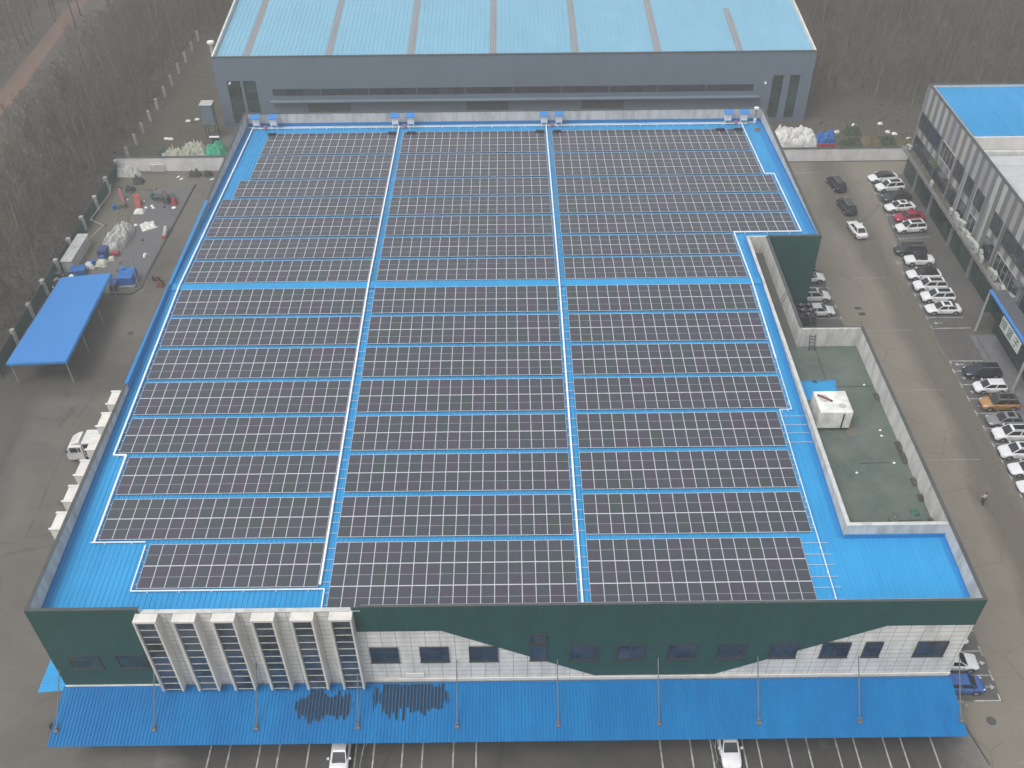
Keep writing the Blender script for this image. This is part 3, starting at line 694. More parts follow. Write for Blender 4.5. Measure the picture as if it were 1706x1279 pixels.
# inverter boxes
def inverter(x, label, first=[None]):
    if first[0] is None:
        e = empty('inverter_box')
        m = MB(); m.box(-.48, .48, -.2, .2, .72, 1.75); m.build('cabinet', 'white_metal', e)
        m = MB(); m.bar((-.66, -.42, 1.86), (-.66, .42, 2.10), .02, .02); m.v = []; m.f = []; m.mi = []
        i = 0; m.v += [(-.68, -.5, 1.85), (.68, -.5, 1.85), (.68, .5, 2.12), (-.68, .5, 2.12), (-.68, -.5, 1.92), (.68, -.5, 1.92), (.68, .5, 2.19), (-.68, .5, 2.19)]
        for f in ((0, 3, 2, 1), (4, 5, 6, 7), (0, 1, 5, 4), (1, 2, 6, 5), (2, 3, 7, 6), (3, 0, 4, 7)): m.f.append(f); m.mi.append(0)
        m.build('rain_hood', 'shed_blue', e)
        for s in (-1, 1):
            m = MB(); m.bar((s*.38, 0, 0), (s*.38, 0, .72), .07); m.bar((s*.44, .26, 0), (s*.44, .26, 1.95), .05); m.build('stand_leg', 'pipe_white', e)
        first[0] = e
    else: e = copy_tree(first[0])
    e.location = (x, YB-1.35, roof_z(YB-1.35)); tag(e, label, 'inverter', 'white inverter cabinets along the rear of the roof')
for i, x in enumerate([-21.95, -19.4, -1.35, .95, 20.75, 22.95, 48.05, 50.4]):
    pr = ['at the rear left corner', 'behind the left walkway', 'behind the right walkway', 'at the rear right corner'][i//2]
    inverter(x, f'white inverter cabinet with blue hood {pr}, {"left" if i % 2 == 0 else "right"} one of its pair')
for x, lab in ((-20.6, 'small pink fitting by the rear left inverters'), (0.0, 'small pink fitting between the inverters behind the left walkway'), (21.9, 'small pink fitting between the inverters behind the right walkway'), (49.2, 'small pink fitting between the rear right inverters')):
    m = MB(); m.tube((0, 0, 0), (0, 0, .45), .22, .18, 10); m.tube((-.3, 0, .3), (.3, 0, .3), .07, n=6); o = m.build('pipe_fitting', 'pink_paint'); o.location = (x, YB-1.7, roof_z(YB)+.3); tag(o, lab, 'pipe fitting', 'pink fittings by the inverters')
e = empty('meter_post', (52.2, YB-.9, roof_z(YB)), label='white post box with a white cap in the rear right roof corner', cat='meter box')
m = MB(); m.box(-.2, .2, -.15, .15, .0, .75); m.build('box', 'white_metal', e); m = MB(); m.bar((0, .1, .7), (0, .1, 2.2), .3, .06); m.build('post', 'galvanised', e); m = MB(); m.box(-.32, .32, -.15, .35, 2.2, 2.45); m.build('cap', 'white_metal', e)
m = MB(); m.prism([(0, 0), (.9, .1), (1.0, .8), (.5, 1.1), (.1, .8)], 0, .02); m.prism([(.3, .2), (.8, .3), (.6, .9)], .02, .05); o = m.build('leaf_litter', 'dry_grass'); o.location = (51.6, 40.0, roof_z(40)+.06); tag(o, 'small tan patch of dead leaves near the rear right roof corner', 'leaf litter')

# ------------------------------------------------------------------ terrace things
def lump(w, d, h, seed, n=22, sharp=1.0, amp=.35):
    m = MB(); rg = random.Random(seed); off = Vector((rg.random()*50, rg.random()*50, 0))
    idx = {}
    for i in range(n+1):
        for j in range(n+1):
            u, v = i/n*2-1, j/n*2-1
            r = max(abs(u), abs(v))**.5*math.hypot(u, v)**.5 if (u or v) else 0
            fall = max(0.0, 1-r**3.2)
            x, y = u*w/2, v*d/2
            nz = mnoise.noise(Vector((x, y, 0))*.9/sharp+off)*amp+mnoise.noise(Vector((x, y, 3))*2.6/sharp+off)*amp*.5
            nz -= amp*.55*(1-min(1, abs(mnoise.noise(Vector((x*1.1, y*2.3, 5))/sharp+off))*5))
            k = 1+.12*mnoise.noise(Vector((x*.5, y*.5, 9))+off)
            m.v.append((x*k, y*k, max(0, h*fall**.6*(1+nz))+.01))
    for i in range(n):
        for j in range(n):
            a = i*(n+1)+j; m.f.append((a, a+n+1, a+n+2, a+1)); m.mi.append(0)
    return m
e = empty('insulated_tank', (47.15, -20.9, 13.1), label='big white box tank on a dark skid on the green terrace', cat='tank')
m = MB(); m.box(-1.6, 1.6, -1.55, 1.6, .3, 2.45)
o = m.build('tank_body', 'white_tarp', e); bv_ = o.modifiers.new('bevel', 'BEVEL'); bv_.width = .07; bv_.segments = 2
m = MB(); [m.box(x-.12, x+.12, -1.5, 1.5, 0, .3) for x in (-1.4, 0, 1.4)]; m.build('skid', 'dark_metal', e)
m = MB(); m.bar((-1.35, .95, 2.52), (-.1, .0, 2.52), .2, .12); m.build('lid_bar', 'rust', e)
m = MB(); m.tube((-.8, .5, 2.45), (-.8, .5, 2.5), .5, n=20); m.tube((.75, -.6, 2.45), (.75, -.6, 2.47), .35, n=20); m.build('hatch', 'grey_tarp', e)
m = MB(); m.bar((.75, -1.58, 2.2), (.72, -1.6, .2), .12, .05); m.build('drain_pipe', 'dark_metal', e)
m = MB(); m.prism([(-.5, -.9), (.7, -.9), (.9, .7), (-.3, .8)], 0, .03); o = m.build('cardboard_sheet', 'mossy_slab'); o.location = (48.9, -22.4, 13.1); tag(o, 'flat tan sheet lying under the white tank corner', 'sheet')
m = lump(3.9, 3.0, .35, 5, 18, 2.0, .3); o = m.build('blue_tarpaulin', 'roof_blue', smooth=True); o.location = (47.35, -16.4, 13.1); tag(o, 'blue tarpaulin lying flat on the terrace behind the white tank', 'tarpaulin')
m = MB(); m.prism([(0, 0), (.5, -.1), (.55, .15), (.1, .2)], 0, .1); o = m.build('plastic_bag', 'navy_plastic'); o.location = (47.3, -15.6, 13.45); o.rotation_euler = (0, 0, 2.5); tag(o, 'crumpled dark bag on the blue tarpaulin', 'bag')
e = empty('roof_ladder', (48.1, -8.9, 13.1), label='dark steel ladder leaning over the pale wall of the terrace', cat='ladder')
for s in (-.3, .3):
    m = MB(); m.bar((s, -1.1, 0), (s, .1, 2.6), .07); m.bar((s, .1, 2.6), (s+.5, 2.4, 2.9), .06); m.bar((s+.5, 2.4, 2.9), (s+1.2, 2.5, -3), .06); m.build('side_rail', 'dark_metal', e)
m = MB()
for k in range(8): t = (k+.5)/8; m.bar((-.3, -1.1+1.2*t, 2.6*t), (.3, -1.1+1.2*t, 2.6*t), .05)
for k in range(5): t = k/4; m.bar((-.3+.5*t, .1+2.3*t, 2.6+.3*t), (.3+.5*t, .1+2.3*t, 2.6+.3*t), .05)
m.build('rung', 'dark_metal', e)
e = empty('roof_hatch_rail', (TX1-.2, -3.5, 13.1), label='thin dark double rail leaning on the white corridor wall', cat='rail')
m = MB(); [m.bar((-1.7, -.6+dy, .05), (.15, .9+dy, 2.5), .05) for dy in (0, .55)]; m.build('rail', 'dark_metal', e)
e = empty('vent_pipe', (49.6, -34.3, 13.1), label='small square vent near the front end of the terrace', cat='vent')
m = MB(); m.box(-.35, .35, -.35, .35, 0, .25); m.build('curb', 'terrace_felt', e); m = MB(); m.tube((0, 0, .25), (0, 0, .7), .06, n=8); m.build('pipe', 'galvanised', e)
m = lump(.7, .6, .3, 15, 10); o = m.build('teal_cloth', 'green_frame', smooth=True); o.location = (51.9, -33.3, 13.1); tag(o, 'small teal cloth bundle in the front corner of the terrace', 'cloth')
for i, (x, y) in enumerate([(51.9, -22.5), (51.8, -23.3), (51.9, -27.0), (48.0, -28.2), (52.2, -15.7)]):
    m = lump(.24, .2, .1, 30+i, 8); o = m.build('litter', 'white_metal', smooth=True); o.location = (x, y, 13.1)
    tag(o, ['small white scrap by the right wall beside the white tank', 'small white scrap just below the one beside the tank', 'small white scrap by the middle of the right terrace wall', 'lone white scrap in the middle of the terrace', 'small white scrap near the rear terrace seam'][i], 'litter', 'white scraps on the terrace')
# moss / weeds along terrace wall
for i, (y, s) in enumerate([(-17.6, .7), (-25.0, 1.0), (-26.5, .9), (-29.5, .7), (-31.5, .6), (-34.6, .8)]):
    m = lump(.45, 1.6*s, .5*s, 50+i, 10, .6, .7); o = m.build('creeper', 'dark_rubble', smooth=True); o.location = (52.95, y, 13.1); tag(o, f'dark dried creeper at the foot of the right terrace wall, {ORD[i]} clump from the rear', 'creeper', 'dried creepers along the terrace wall')
# cooling unit in the court
e = empty('cooling_unit', (53.0, 9.0, 0), label='dark rooftop style cooling unit with four fans beside the green wall', cat='cooling unit')
cu = [(-1.0, 1.0, -3.0, -.3)]
m = MB(); m.box(-1.05, 1.05, -3.4, -.2, 3.6, 5.6); m.build('casing', 'dark_metal', e)
for sx, sy in ((-.5, -.9), (.5, -.9), (-.5, -2.0), (.5, -2.0), (0, -2.9)):
    m = MB(); m.tube((sx, sy, 5.6), (sx, sy, 5.85), .40, n=16); o = m.build('fan', 'arch_black', e)
    m = MB(); m.tube((sx, sy, 5.85), (sx, sy, 5.93), .13, n=10); m.bar((sx-.36, sy, 5.87), (sx+.36, sy, 5.87), .05); m.bar((sx, sy-.36, 5.87), (sx, sy+.36, 5.87), .05); m.build('grille', 'galvanised', o)
for sx, sy in ((-.95, -.3), (.95, -.3), (-.95, -3.3), (.95, -3.3)):
    m = MB(); m.bar((sx, sy, 0), (sx, sy, 3.6), .14); m.build('leg', 'dark_metal', e)
m = MB(); m.bar((1.0, -3.4, 3.7), (2.4, -6.8, .2), .08); m.bar((1.5, -3.4, 3.7), (2.9, -6.8, .2), .08); m.build('stair_rail', 'dark_metal', e)
e2 = empty('access_platform', (49.6, 1.5, 0), label='green steel access platform with railing between pale wall and parked cars', cat='platform')
m = MB(); m.box(1.4, 4.0, -6.5, 4.0, 3.3, 3.45); m.build('deck', 'coping_dark', e2)
m = MB()
for a, c in (((4.0, -6.5), (4.0, 4.0)), ((1.4, -6.5), (1.4, 4.0))):
    m.bar((*a, 4.5), (*c, 4.5), .06); m.bar((*a, 3.95), (*c, 3.95), .05)
    for t in range(6): x, y = a[0]+(c[0]-a[0])*t/5, a[1]+(c[1]-a[1])*t/5; m.bar((x, y, 3.4), (x, y, 4.5), .05)
m.build('railing', 'green_frame', e2)
for x, y in ((1.5, -6.3), (3.9, -6.3), (3.9, 0), (3.9, 3.8)):
    m = MB(); m.bar((x, y, 0), (x, y, 3.3), .16); m.build('leg', 'green_frame', e2)

# ------------------------------------------------------------------ rear warehouse
bk = empty('grey_warehouse', (16.4, 95, 0), label='grey clad warehouse with pale blue striped roof behind the solar factory', cat='warehouse')
BX0, BX1, BY0, BY1, BH = -35.5, 68.6, 70.96, 124.0, 12.9
def bz(y): return 12.2+(26.5-abs(y-97.5))*.095
m = MB(); wall(m, BX0, BY0, BX1, BY0, 0, BH, .3)
worldpart(m, 'front_wall', 'grey_cladding', bk)
m = MB()
for x in (BX0, BX1-.3):
    i = len(m.v); P_ = [(BY0+.3, 0), (BY1, 0), (BY1, 12.9), (97.5, 15.5), (BY0+.3, 12.9)]
    m.v += [(x, y, z) for y, z in P_]+[(x+.3, y, z) for y, z in P_]; m.f += [tuple(i+k for k in range(5)), tuple(i+5+k for k in reversed(range(5)))]; m.mi += [0, 0]
    for k in range(5): k2 = (k+1) % 5; m.f.append((i+k, i+5+k, i+5+k2, i+k2)); m.mi.append(0)
wall(m, BX1-.3, BY1, BX0+.3, BY1, 0, 12.5, .3)
worldpart(m, 'side_wall', 'render_pale', bk)
m = MB(); ribbed(m, BX0+.3, BX1-.3, BY0+.3, 97.5, bz, .75, .05, .14); ribbed(m, BX0+.3, BX1-.3, 97.5, BY1-.3, bz, .75, .05, .14)
worldpart(m, 'roof', 'roof_pale_blue', bk)
m = MB(); m.bar((BX0+.3, 97.5, bz(97.5)+.12), (BX1-.3, 97.5, bz(97.5)+.12), .5, .06); worldpart(m, 'ridge_cap', 'grey_cladding', bk)
for i, x in enumerate([-29.8, -15.5, -1.3, 13.0, 27.2, 41.5, 55.8]):
    m = MB(); ribbed(m, x-.62, x+.62, BY0+.35, 97.2 if i < 6 else 88.5, lambda y: bz(y)+.03, .4, .05, .1); worldpart(m, 'roof_light', 'skylight_grey', bk)
m = MB(); m.box(BX0-.1, BX1+.1, BY0-.08, BY0+.36, BH, BH+.1); worldpart(m, 'parapet_coping', 'coping_dark', bk)
xs = [-26.0+8.5*k for k in range(11)]
for k in range(10):
    x0 = -25.8+8.47*k; m = MB(); m.box(x0, x0+8.2, BY0-.03, BY0-.004, 5.9, 7.1); o = worldpart(m, 'window', 'window_glass', bk)
    m = MB(); m.box(x0-.12, x0, BY0-.05, BY0-.004, 5.9, 7.1); [m.box(x0+2.05*j-.03, x0+2.05*j+.03, BY0-.045, BY0-.032, 5.9, 7.1) for j in range(1, 4)]; m.build('frame', 'coping_dark', o)
for x0, x1 in ((-33.6, -31.3), (-30.8, -28.6), (61.8, 63.6), (64.8, 66.5)):
    m = MB(); m.box(x0, x1, BY0-.03, BY0-.004, .8, 8.7); o = worldpart(m, 'window', 'green_glass', bk)
    m = MB(); [m.box(x0, x1, BY0-.06, BY0-.032, z-.04, z+.04) for z in (2.8, 4.8, 6.8)]; m.build('frame', 'coping_dark', o)
m = MB(); m.box(-26.5, 59.8, BY0-.9, BY0-.0, 4.9, 5.05); worldpart(m, 'ledge', 'grey_cladding', bk)
for x0 in (-20.0, 8.0, 28.5):
    m = MB(); m.box(x0, x0+7.5, BY0-.03, BY0-.004, .3, 4.4); worldpart(m, 'roller_door', 'coping_dark', bk)
for x, z in ((-33.0, 8.4), (60.5, 7.4)):
    m = MB(); m.box(x-.15, x+.15, BY0-.5, BY0, z, z+.12); m.bar((x, BY0-.5, z+.06), (x, BY0-.6, z-.1), .2, .1); worldpart(m, 'wall_lamp', 'white_metal', bk)
e = empty('flue_pipe', (-37.6, 79.5, 0), label='white capped exhaust flue beside the left wall of the grey warehouse', cat='flue')
m = MB(); m.tube((0, 0, 0), (0, 0, 12), .3, n=12); m.build('pipe', 'concrete_post', e); m = MB(); m.tube((0, 0, 12), (0, 0, 12.35), .62, n=16); m.build('cap', 'white_metal', e); m = MB(); m.tube((0, 0, 11), (2, .6, 11), .2, n=8); m.build('branch_pipe', 'galvanised', e)
e = empty('dust_collector', (-36.9, 67.6, 0), label='grey steel dust collector cabinet at the warehouse left corner', cat='dust collector')
m = MB(); m.box(-1.0, 1.0, -.9, .9, 2.6, 6.2); m.build('cabinet', 'grey_cladding', e); m = MB(); m.prism([(-1.1, -1), (1.1, -1), (1.1, 1), (-1.1, 1)], 6.2, 6.3); m.build('lid', 'concrete_post', e)
for sx in (-.9, .9):
    for sy in (-.8, .8): m = MB(); m.bar((sx, sy, 0), (sx, sy, 2.6), .14); m.build('leg', 'dark_metal', e)
e = empty('storage_tank', (-34.6, 61.5, 0), label='dark round tank with pale rim behind the white boundary wall', cat='tank')
m = MB(); m.tube((0, 0, 0), (0, 0, 3.2), .8, n=20); m.build('shell', 'dark_metal', e); m = MB(); m.box(-.85, .85, -.85, -.45, 3.2, 3.35); m.build('rim', 'white_metal', e); m = MB(); m.tube((0, 0, 3.2), (0, 0, 3.3), .82, n=20); m.build('lid', 'dark_metal', e)

# ------------------------------------------------------------------ office block on the right
OX, OY1, OY0, OH = 80.6, 51.6, -40.0, 15.5
of = empty('office_building', (92, 6, 0), label='long office block with grey striped cladding, dark windows and ledge of air conditioners', cat='office building')
m = MB(); m.box(OX, OX+.3, OY0, OY1, 4.7, OH); worldpart(m, 'striped_wall', 'striped_cladding', of)
m = MB(); m.box(OX, OX+.3, OY0, OY1, 0, 4.45); worldpart(m, 'ground_floor_wall', 'green_glass', of)
m = MB(); m.box(OX+.3, 112, OY1-.3, OY1, 0, OH); m.box(OX+.3, 112, OY0, OY0+.3, 0, OH); m.box(111.7, 112, OY0+.3, OY1-.3, 0, OH); worldpart(m, 'end_wall', 'render_pale', of)
m = MB(); ribbed(m, OX+1.1, 97.0, 35.0, OY1-.3, lambda y: OH-.42, .5, .05, .1); worldpart(m, 'blue_roof', 'roof_blue', of)
m = MB(); m.quad((97.0, 35.0, OH-.45), (111.7, 35, OH-.65), (111.7, OY1-.3, OH-.65), (97.0, OY1-.3, OH-.45)); m.bar((97, 35, OH-.40), (97, OY1-.3, OH-.40), .3, .12); worldpart(m, 'flat_roof', 'office_roof_white', of)
m = MB(); m.box(OX+.3, 111.7, 34.7, 35.0, 10, OH-.40); m.box(OX+.3, OX+1.1, 35.0, OY1-.3, 12, OH-.5); worldpart(m, 'step_wall', 'render_pale', of)
m = MB(); m.quad((OX+.3, OY0+.3, OH-2.9), (111.7, OY0+.3, OH-2.9), (111.7, 34.7, OH-2.9), (OX+.3, 34.7, OH-2.9))
worldpart(m, 'flat_roof', 'office_roof_white', of)
m = MB()
for k in range(14): y = 34-3.0*k; m.box(OX+.35, 111, y-.03, y+.03, OH-2.88, OH-2.86)
for x in (84.3, 88.3): m.box(x-.03, x+.03, -30, 34.6, OH-2.885, OH-2.865)
m.box(OX+.35, 111, 33.9, 34.6, OH-2.86, OH-2.3)
worldpart(m, 'roof_seam', 'coping_white', of)
m = MB(); m.box(OX-.06, OX+.36, OY0, OY1+.05, OH, OH+.1); m.box(OX+.36, 112, OY1-.34, OY1+.05, OH, OH+.1); worldpart(m, 'parapet_coping', 'coping_dark', of)
m = MB(); m.box(OX-1.25, OX, OY0, OY1+.5, 4.45, 4.7); m.box(OX-1.25, OX-1.1, OY0, OY1+.5, 4.7, 5.0); worldpart(m, 'ledge', 'ledge_concrete', of)
m = MB(); m.box(OX-1.1, OX-.02, 14, OY1, 4.7, 4.73); worldpart(m, 'ledge_moss', 'brush', of)
rg = random.Random(11)
def owin(y0, y1, z0, z1):
    m = MB(); m.box(OX-.05, OX-.004, y0, y1, z0, z1); o = worldpart(m, 'window', 'window_glass', of)
    m = MB(); w = .07
    m.box(OX-.12, OX-.052, y0-w, y0, z0, z1); m.box(OX-.12, OX-.052, y1, y1+w, z0, z1); m.box(OX-.14, OX-.052, y0, y1, z1, z1+w); m.box(OX-.14, OX-.052, y0, y1, z0-w, z0)
    n = max(1, int((y1-y0)/1.1))
    for k in range(1, n): y = y0+(y1-y0)*k/n; m.box(OX-.10, OX-.052, y-.025, y+.025, z0, z1)
    m.build('frame', 'coping_dark' if rg.random() < .7 else 'concrete_post', o)
spans = [(50.8, 42.0), (41.2, 36.2), (35.2, 32.6), (30.9, 28.8), (27.2, 24.8), (21.0, 18.4), (17.0, 9.5), (8.0, 1.0), (0, -7), (-9, -16)]
for a, c in spans: owin(c, a, 8.9, 11.3); owin(c, a, 5.1, 7.5)
for y in (41.6, 35.7, 31.8, 28.0, 23.2, 17.7, 8.7, .5):
    m = MB(); m.box(OX-.22, OX-.15, y-.09, y+.09, 4.75, 11.4); worldpart(m, 'pilaster', 'galvanised', of)
for y in (46, 39, 30, 22, 14.5):
    m = MB(); m.box(OX-.34, OX-.01, y-.2, y+.2, 0, 4.45); worldpart(m, 'column', 'galvanised', of)
for y, z in ((37.2, 7.7), (19.4, 7.7), (9.2, 7.9)):
    m = MB(); m.box(OX-1.1, OX-.14, y-.9, y+.9, z, z+.08); m.bar((OX-1.1, y, z), (OX-.1, y, z-.5), .05); worldpart(m, 'awning', 'awning_grey', of)
def accond(x, y, z, rz, lab, first=[None]):
    if first[0] is None:
        e = empty('air_conditioner')
        m = MB(); m.box(-.2, .2, -.48, .48, .08, .78); m.build('casing', 'ac_grey', e)
        m = MB(); m.tube((-.215, .12, .43), (-.2, .12, .43), .26, n=16); m.build('fan_grille', 'galvanised', e)
        m = MB(); m.box(-.2, .2, -.4, -.3, 0, .08); m.box(-.2, .2, .3, .4, 0, .08); m.build('foot', 'dark_metal', e); first[0] = e
    else: e = copy_tree(first[0])
    e.location = (x, y, z); e.rotation_euler = (0, 0, rz); k_ = rg.uniform(.95, 1.35); e.scale = (k_, k_, k_*rg.uniform(.9, 1.15)); e.location.x += rg.uniform(-.22, .22); tag(e, lab, 'air conditioner', 'air conditioners along the office ledge')
acs = [39.4, 31.4, 29.6, 28.5, 27.4, 25.8, 24.7, 23.6, 22.3, 21.2, 20.1, 18.9, 15.9, 14.9, 11.8, 9.9]
for i, y in enumerate(acs):
    accond(OX-.62, y, 4.73, rg.uniform(-.35, .35), f'white air conditioner on the office ledge, {ORD[i]} in the line from the far end')
accond(OX-.7, 50.9, 4.73, .5, 'white air conditioner at the far left end of the office ledge')
m = lump(1.0, 2.2, .8, 77, 12, .5, .7); o = m.build('ledge_plant', 'shrub_leaf'); o.location = (OX-.5, 41.0, 7.5); 
o.parent = None; tag(o, 'green climbing plant growing between the office windows', 'plant'); o.rotation_euler = (0, -1.3, 0)
# portico with sign
po = empty('shop_portico', (78.9, 2, 0), label='green sided shop portico with blue edge and pale posts in front of the offices', cat='portico')
m = MB(); m.box(77.1, OX-1.26, -14, 9.8, 6.3, 6.45); worldpart(m, 'roof_deck', 'awning_grey', po)
m = MB(); m.box(76.95, 77.35, -14, 9.8, 6.45, 6.62); worldpart(m, 'blue_edge', 'shed_blue', po)
m = MB(); m.box(79.2, 79.3, -14, 9.4, .1, 6.3); worldpart(m, 'green_screen', 'green_glass', po)
m = MB(); m.box(77.15, 79.2, 9.45, 9.5, 3.2, 6.3); worldpart(m, 'green_screen', 'green_net', po)
for y in (9.7, -2.6, -13.8): m = MB(); m.bar((77.15, y, 0), (77.15, y, 6.3), .22); worldpart(m, 'post', 'concrete_post', po)
m = MB(); m.box(75.9, 79.2, -14, 8.6, .01, .15); m.box(76.7, 79.2, -14, 8.2, .15, .3); worldpart(m, 'step', 'step_stone', po)
# shop sign, hung on the front edge of the portico
sg = empty('shop_sign', (77.0, 2.5, 5.5), label='pale shop sign with three dark green Chinese characters on the portico edge', cat='sign')
m = MB(); m.box(76.86, 76.94, -.9, 4.6, 4.7, 6.3); worldpart(m, 'sign_board', 'sign_white', sg)
def sign_text(ch, y, z, size, parent):
    cu_ = bpy.data.curves.new('lettering', 'FONT'); cu_.body = ch; cu_.size = size; cu_.extrude = .008; cu_.align_x = 'CENTER'; cu_.align_y = 'CENTER'
    to = bpy.data.objects.new('lettering', cu_); COL.objects.link(to)
    dg = bpy.context.evaluated_depsgraph_get(); me_ = bpy.data.meshes.new_from_object(to.evaluated_get(dg)); bpy.data.objects.remove(to)
    me_.materials.clear(); me_.materials.append(MATS['sign_green'])
    o = bpy.data.objects.new('lettering', me_); COL.objects.link(o); o.parent = parent
    o.matrix_local = Matrix(((0, 0, -1, 76.845-parent.location.x), (-1, 0, 0, y-parent.location.y), (0, 1, 0, z-parent.location.z), (0, 0, 0, 1)))
for ch, y in (('绿', 3.75), ('篮', 1.95), ('子', .15)): sign_text(ch, y, 5.48, 1.45, sg)

# ------------------------------------------------------------------ boundary walls, posts, shed
e = MB(); e.box(-49.9, -24.5, 55.2, 55.5, 0, 2.5); o = e.build('boundary_wall', 'white_wall_paint'); tag(o, 'weathered white boundary wall left of the factory', 'wall')
m = MB(); m.box(-49.95, -24.4, 55.12, 55.58, 2.5, 2.58); m.build('wall_coping', 'coping_dark', o)
m = MB(); m.box(-44.5, -42.2, 55.0, 55.2, 0, 1.3); m.build('patched_panel', 'parapet_plaster', o)
e = MB(); e.box(53.5, 110, 56.2, 56.5, 0, 2.3); o = e.build('boundary_wall', 'white_wall_paint'); tag(o, 'white boundary wall behind the right car park', 'wall')
m = MB(); m.box(53.5, 110, 56.12, 56.58, 2.3, 2.38); m.build('wall_coping', 'coping_dark', o)
post_proto = None
post_y = [2.4, 9.0, 14.7, 20.2, 25.3, 30.8, 36.9, 42.9, 48.8, 54.6, 59.8, 64.6, 69.0, 73.7, 78.6, 83.9, 89.0, 94.5, 100.0, 105.5, 111]
for i, y in enumerate(post_y):
    if post_proto is None:
        m = MB(); m.box(-.26, .26, -.26, .26, 0, 2.4); m.prism([(-.3, -.3), (.3, -.3), (.3, .3), (-.3, .3)], 2.4, 2.5)
        o = m.build('fence_post', 'concrete_post'); post_proto = o; bb = o.modifiers.new('bevel', 'BEVEL'); bb.width = .03
    else: o = post_proto.copy(); COL.objects.link(o)
    o.location = (-49.7, y, 0); o.scale = (1, 1, 1) if y < 57 else (.8, .8, .82); o.rotation_euler = (random.uniform(-.03, .03), random.uniform(-.05, .03), random.uniform(-.1, .1))
    tag(o, f'pale concrete fence post at the wood edge, {ORD[i]} from the near end', 'fence post', 'concrete fence posts along the woodland')
fn = MB()
for a, c in zip(post_y, post_y[1:]):
    if a > 50: continue
    fn.box(-49.74, -49.70, a+.3, c-.3, .1, 2.1)
o = fn.build('mesh_fence', 'green_net'); tag(o, 'dark green netting stretched between the concrete posts', 'fence')
m = MB(); pts = [(-49.2, 49, 1.2), (-48.6, 46, 1.0), (-49.0, 38, 1.3), (-47.0, 37.4, .6), (-47.8, 33, .9), (-49.0, 27, .6)]
for a, c in zip(pts, pts[1:]): m.tube(a, c, .05, n=6)
tag(m.build('hose', 'concrete_post'), 'pale hose trailing along the concrete posts', 'hose')
# open blue shed
sh = empty('open_shed', (-43.2, 10, 0), label='open steel shed with a plain bright blue roof left of the factory', cat='shed')
m = MB(); i = 0
P4 = [(-46.9, .8, 3.45), (-39.4, .8, 3.75), (-39.6, 19.8, 3.75), (-46.4, 19.2, 3.45)]
m.v += P4+[(x, y, z+.12) for x, y, z in P4]
for f in ((0, 3, 2, 1), (4, 5, 6, 7), (0, 1, 5, 4), (1, 2, 6, 5), (2, 3, 7, 6), (3, 0, 4, 7)): m.f.append(f); m.mi.append(0)
worldpart(m, 'roof_sheet', 'shed_blue', sh)
m = MB(); m.bar((-39.36, .75, 3.62), (-39.5, 19.8, 3.62), .08, .3); m.bar((-46.9, .75, 3.4), (-39.4, .75, 3.65), .08, .25); worldpart(m, 'edge_trim', 'roof_blue_deep', sh)
for x, y in ((-46.6, 1.2), (-39.7, 1.2), (-39.75, 7.2), (-39.75, 13.3), (-39.8, 19.4), (-46.4, 18.9), (-46.5, 10)):
    m = MB(); m.bar((x, y, 0), (x, y, 3.5), .13); worldpart(m, 'post', 'galvanised', sh)
m = MB()
for y in (1.2, 7.2, 13.3, 19.2): m.bar((-46.6, y, 3.3), (-39.7, y, 3.5), .1, .18)
worldpart(m, 'beam', 'galvanised', sh)
# ------------------------------------------------------------------ yard clutter
def thing(mb, name, mat, loc, label, cat, rz=0, smooth=False, group=None):
    o = mb.build(name, mat, smooth=smooth); o.location = loc; o.rotation_euler = (0, 0, rz); tag(o, label, cat, group); return o
def barrel(x, y, z, mat, label, r=.32, h=.9, lying=False):
    e = empty('drum', (x, y, z), label=label, cat='drum', group='drums and barrels in the yard')
    m = MB(); m.tube((0, 0, 0), (0, 0, h), r, n=16); m.build('shell', mat, e)
    m = MB(); [m.tube((0, 0, h*t-.02), (0, 0, h*t+.02), r+.02, n=16) for t in (.02, .33, .66, .98)]; m.build('hoop', mat, e)
    m = MB(); m.tube((r*.4, 0, h), (r*.4, 0, h+.04), .05, n=8); m.build('bung', 'dark_metal', e)
    if lying: e.rotation_euler = (pi/2, 0, .6); e.location.z = z+r
def crate(x, y, z, w, d, h, mat, label, rz=0):
    e = empty('crate', (x, y, z), rz, label=label, cat='crate', group='boxes and crates in the yard')
    m = MB(); m.box(-w/2, w/2, -d/2, d/2, .08, h); m.build('box', mat, e)
    m = MB(); m.box(-w/2-.02, w/2+.02, -d/2-.02, d/2+.02, h, h+.05); [m.box(-w/2-.02, -w/2+.06, y0, y0+.08, 0, h) for y0 in (-d/2-.02, d/2-.06)]; [m.box(w/2-.06, w/2+.02, y0, y0+.08, 0, h) for y0 in (-d/2-.02, d/2-.06)]; m.build('rim', mat, e)
    return e
thing(lump(3.0, 7.4, 1.9, 1, 30, 1.0, .45), 'tarp_heap', 'grey_tarp', (-43.6, 33.9, .05), 'long heap under a pale grey tarpaulin in the middle of the yard', 'heap', -.12, False)
thing(lump(2.2, 2.3, .35, 2, 22, .5, .9), 'plastic_sheet', 'white_tarp', (-40.4, 37.9, .07), 'crumpled white plastic sheet alone on the damp floor', 'plastic sheet', .5)
m = MB(); m.box(-.75, .75, -3.6, 3.6, 0, 1.75); o = thing(m, 'panel_stack', 'concrete_post', (-48.4, 29.3, .05), 'pale slab-sided stack of boards by the fence posts', 'board stack', -.02)
m = MB(); m.box(-.82, .82, -3.7, 3.7, 1.75, 1.85); m.build('lid_board', 'coping_white', o)
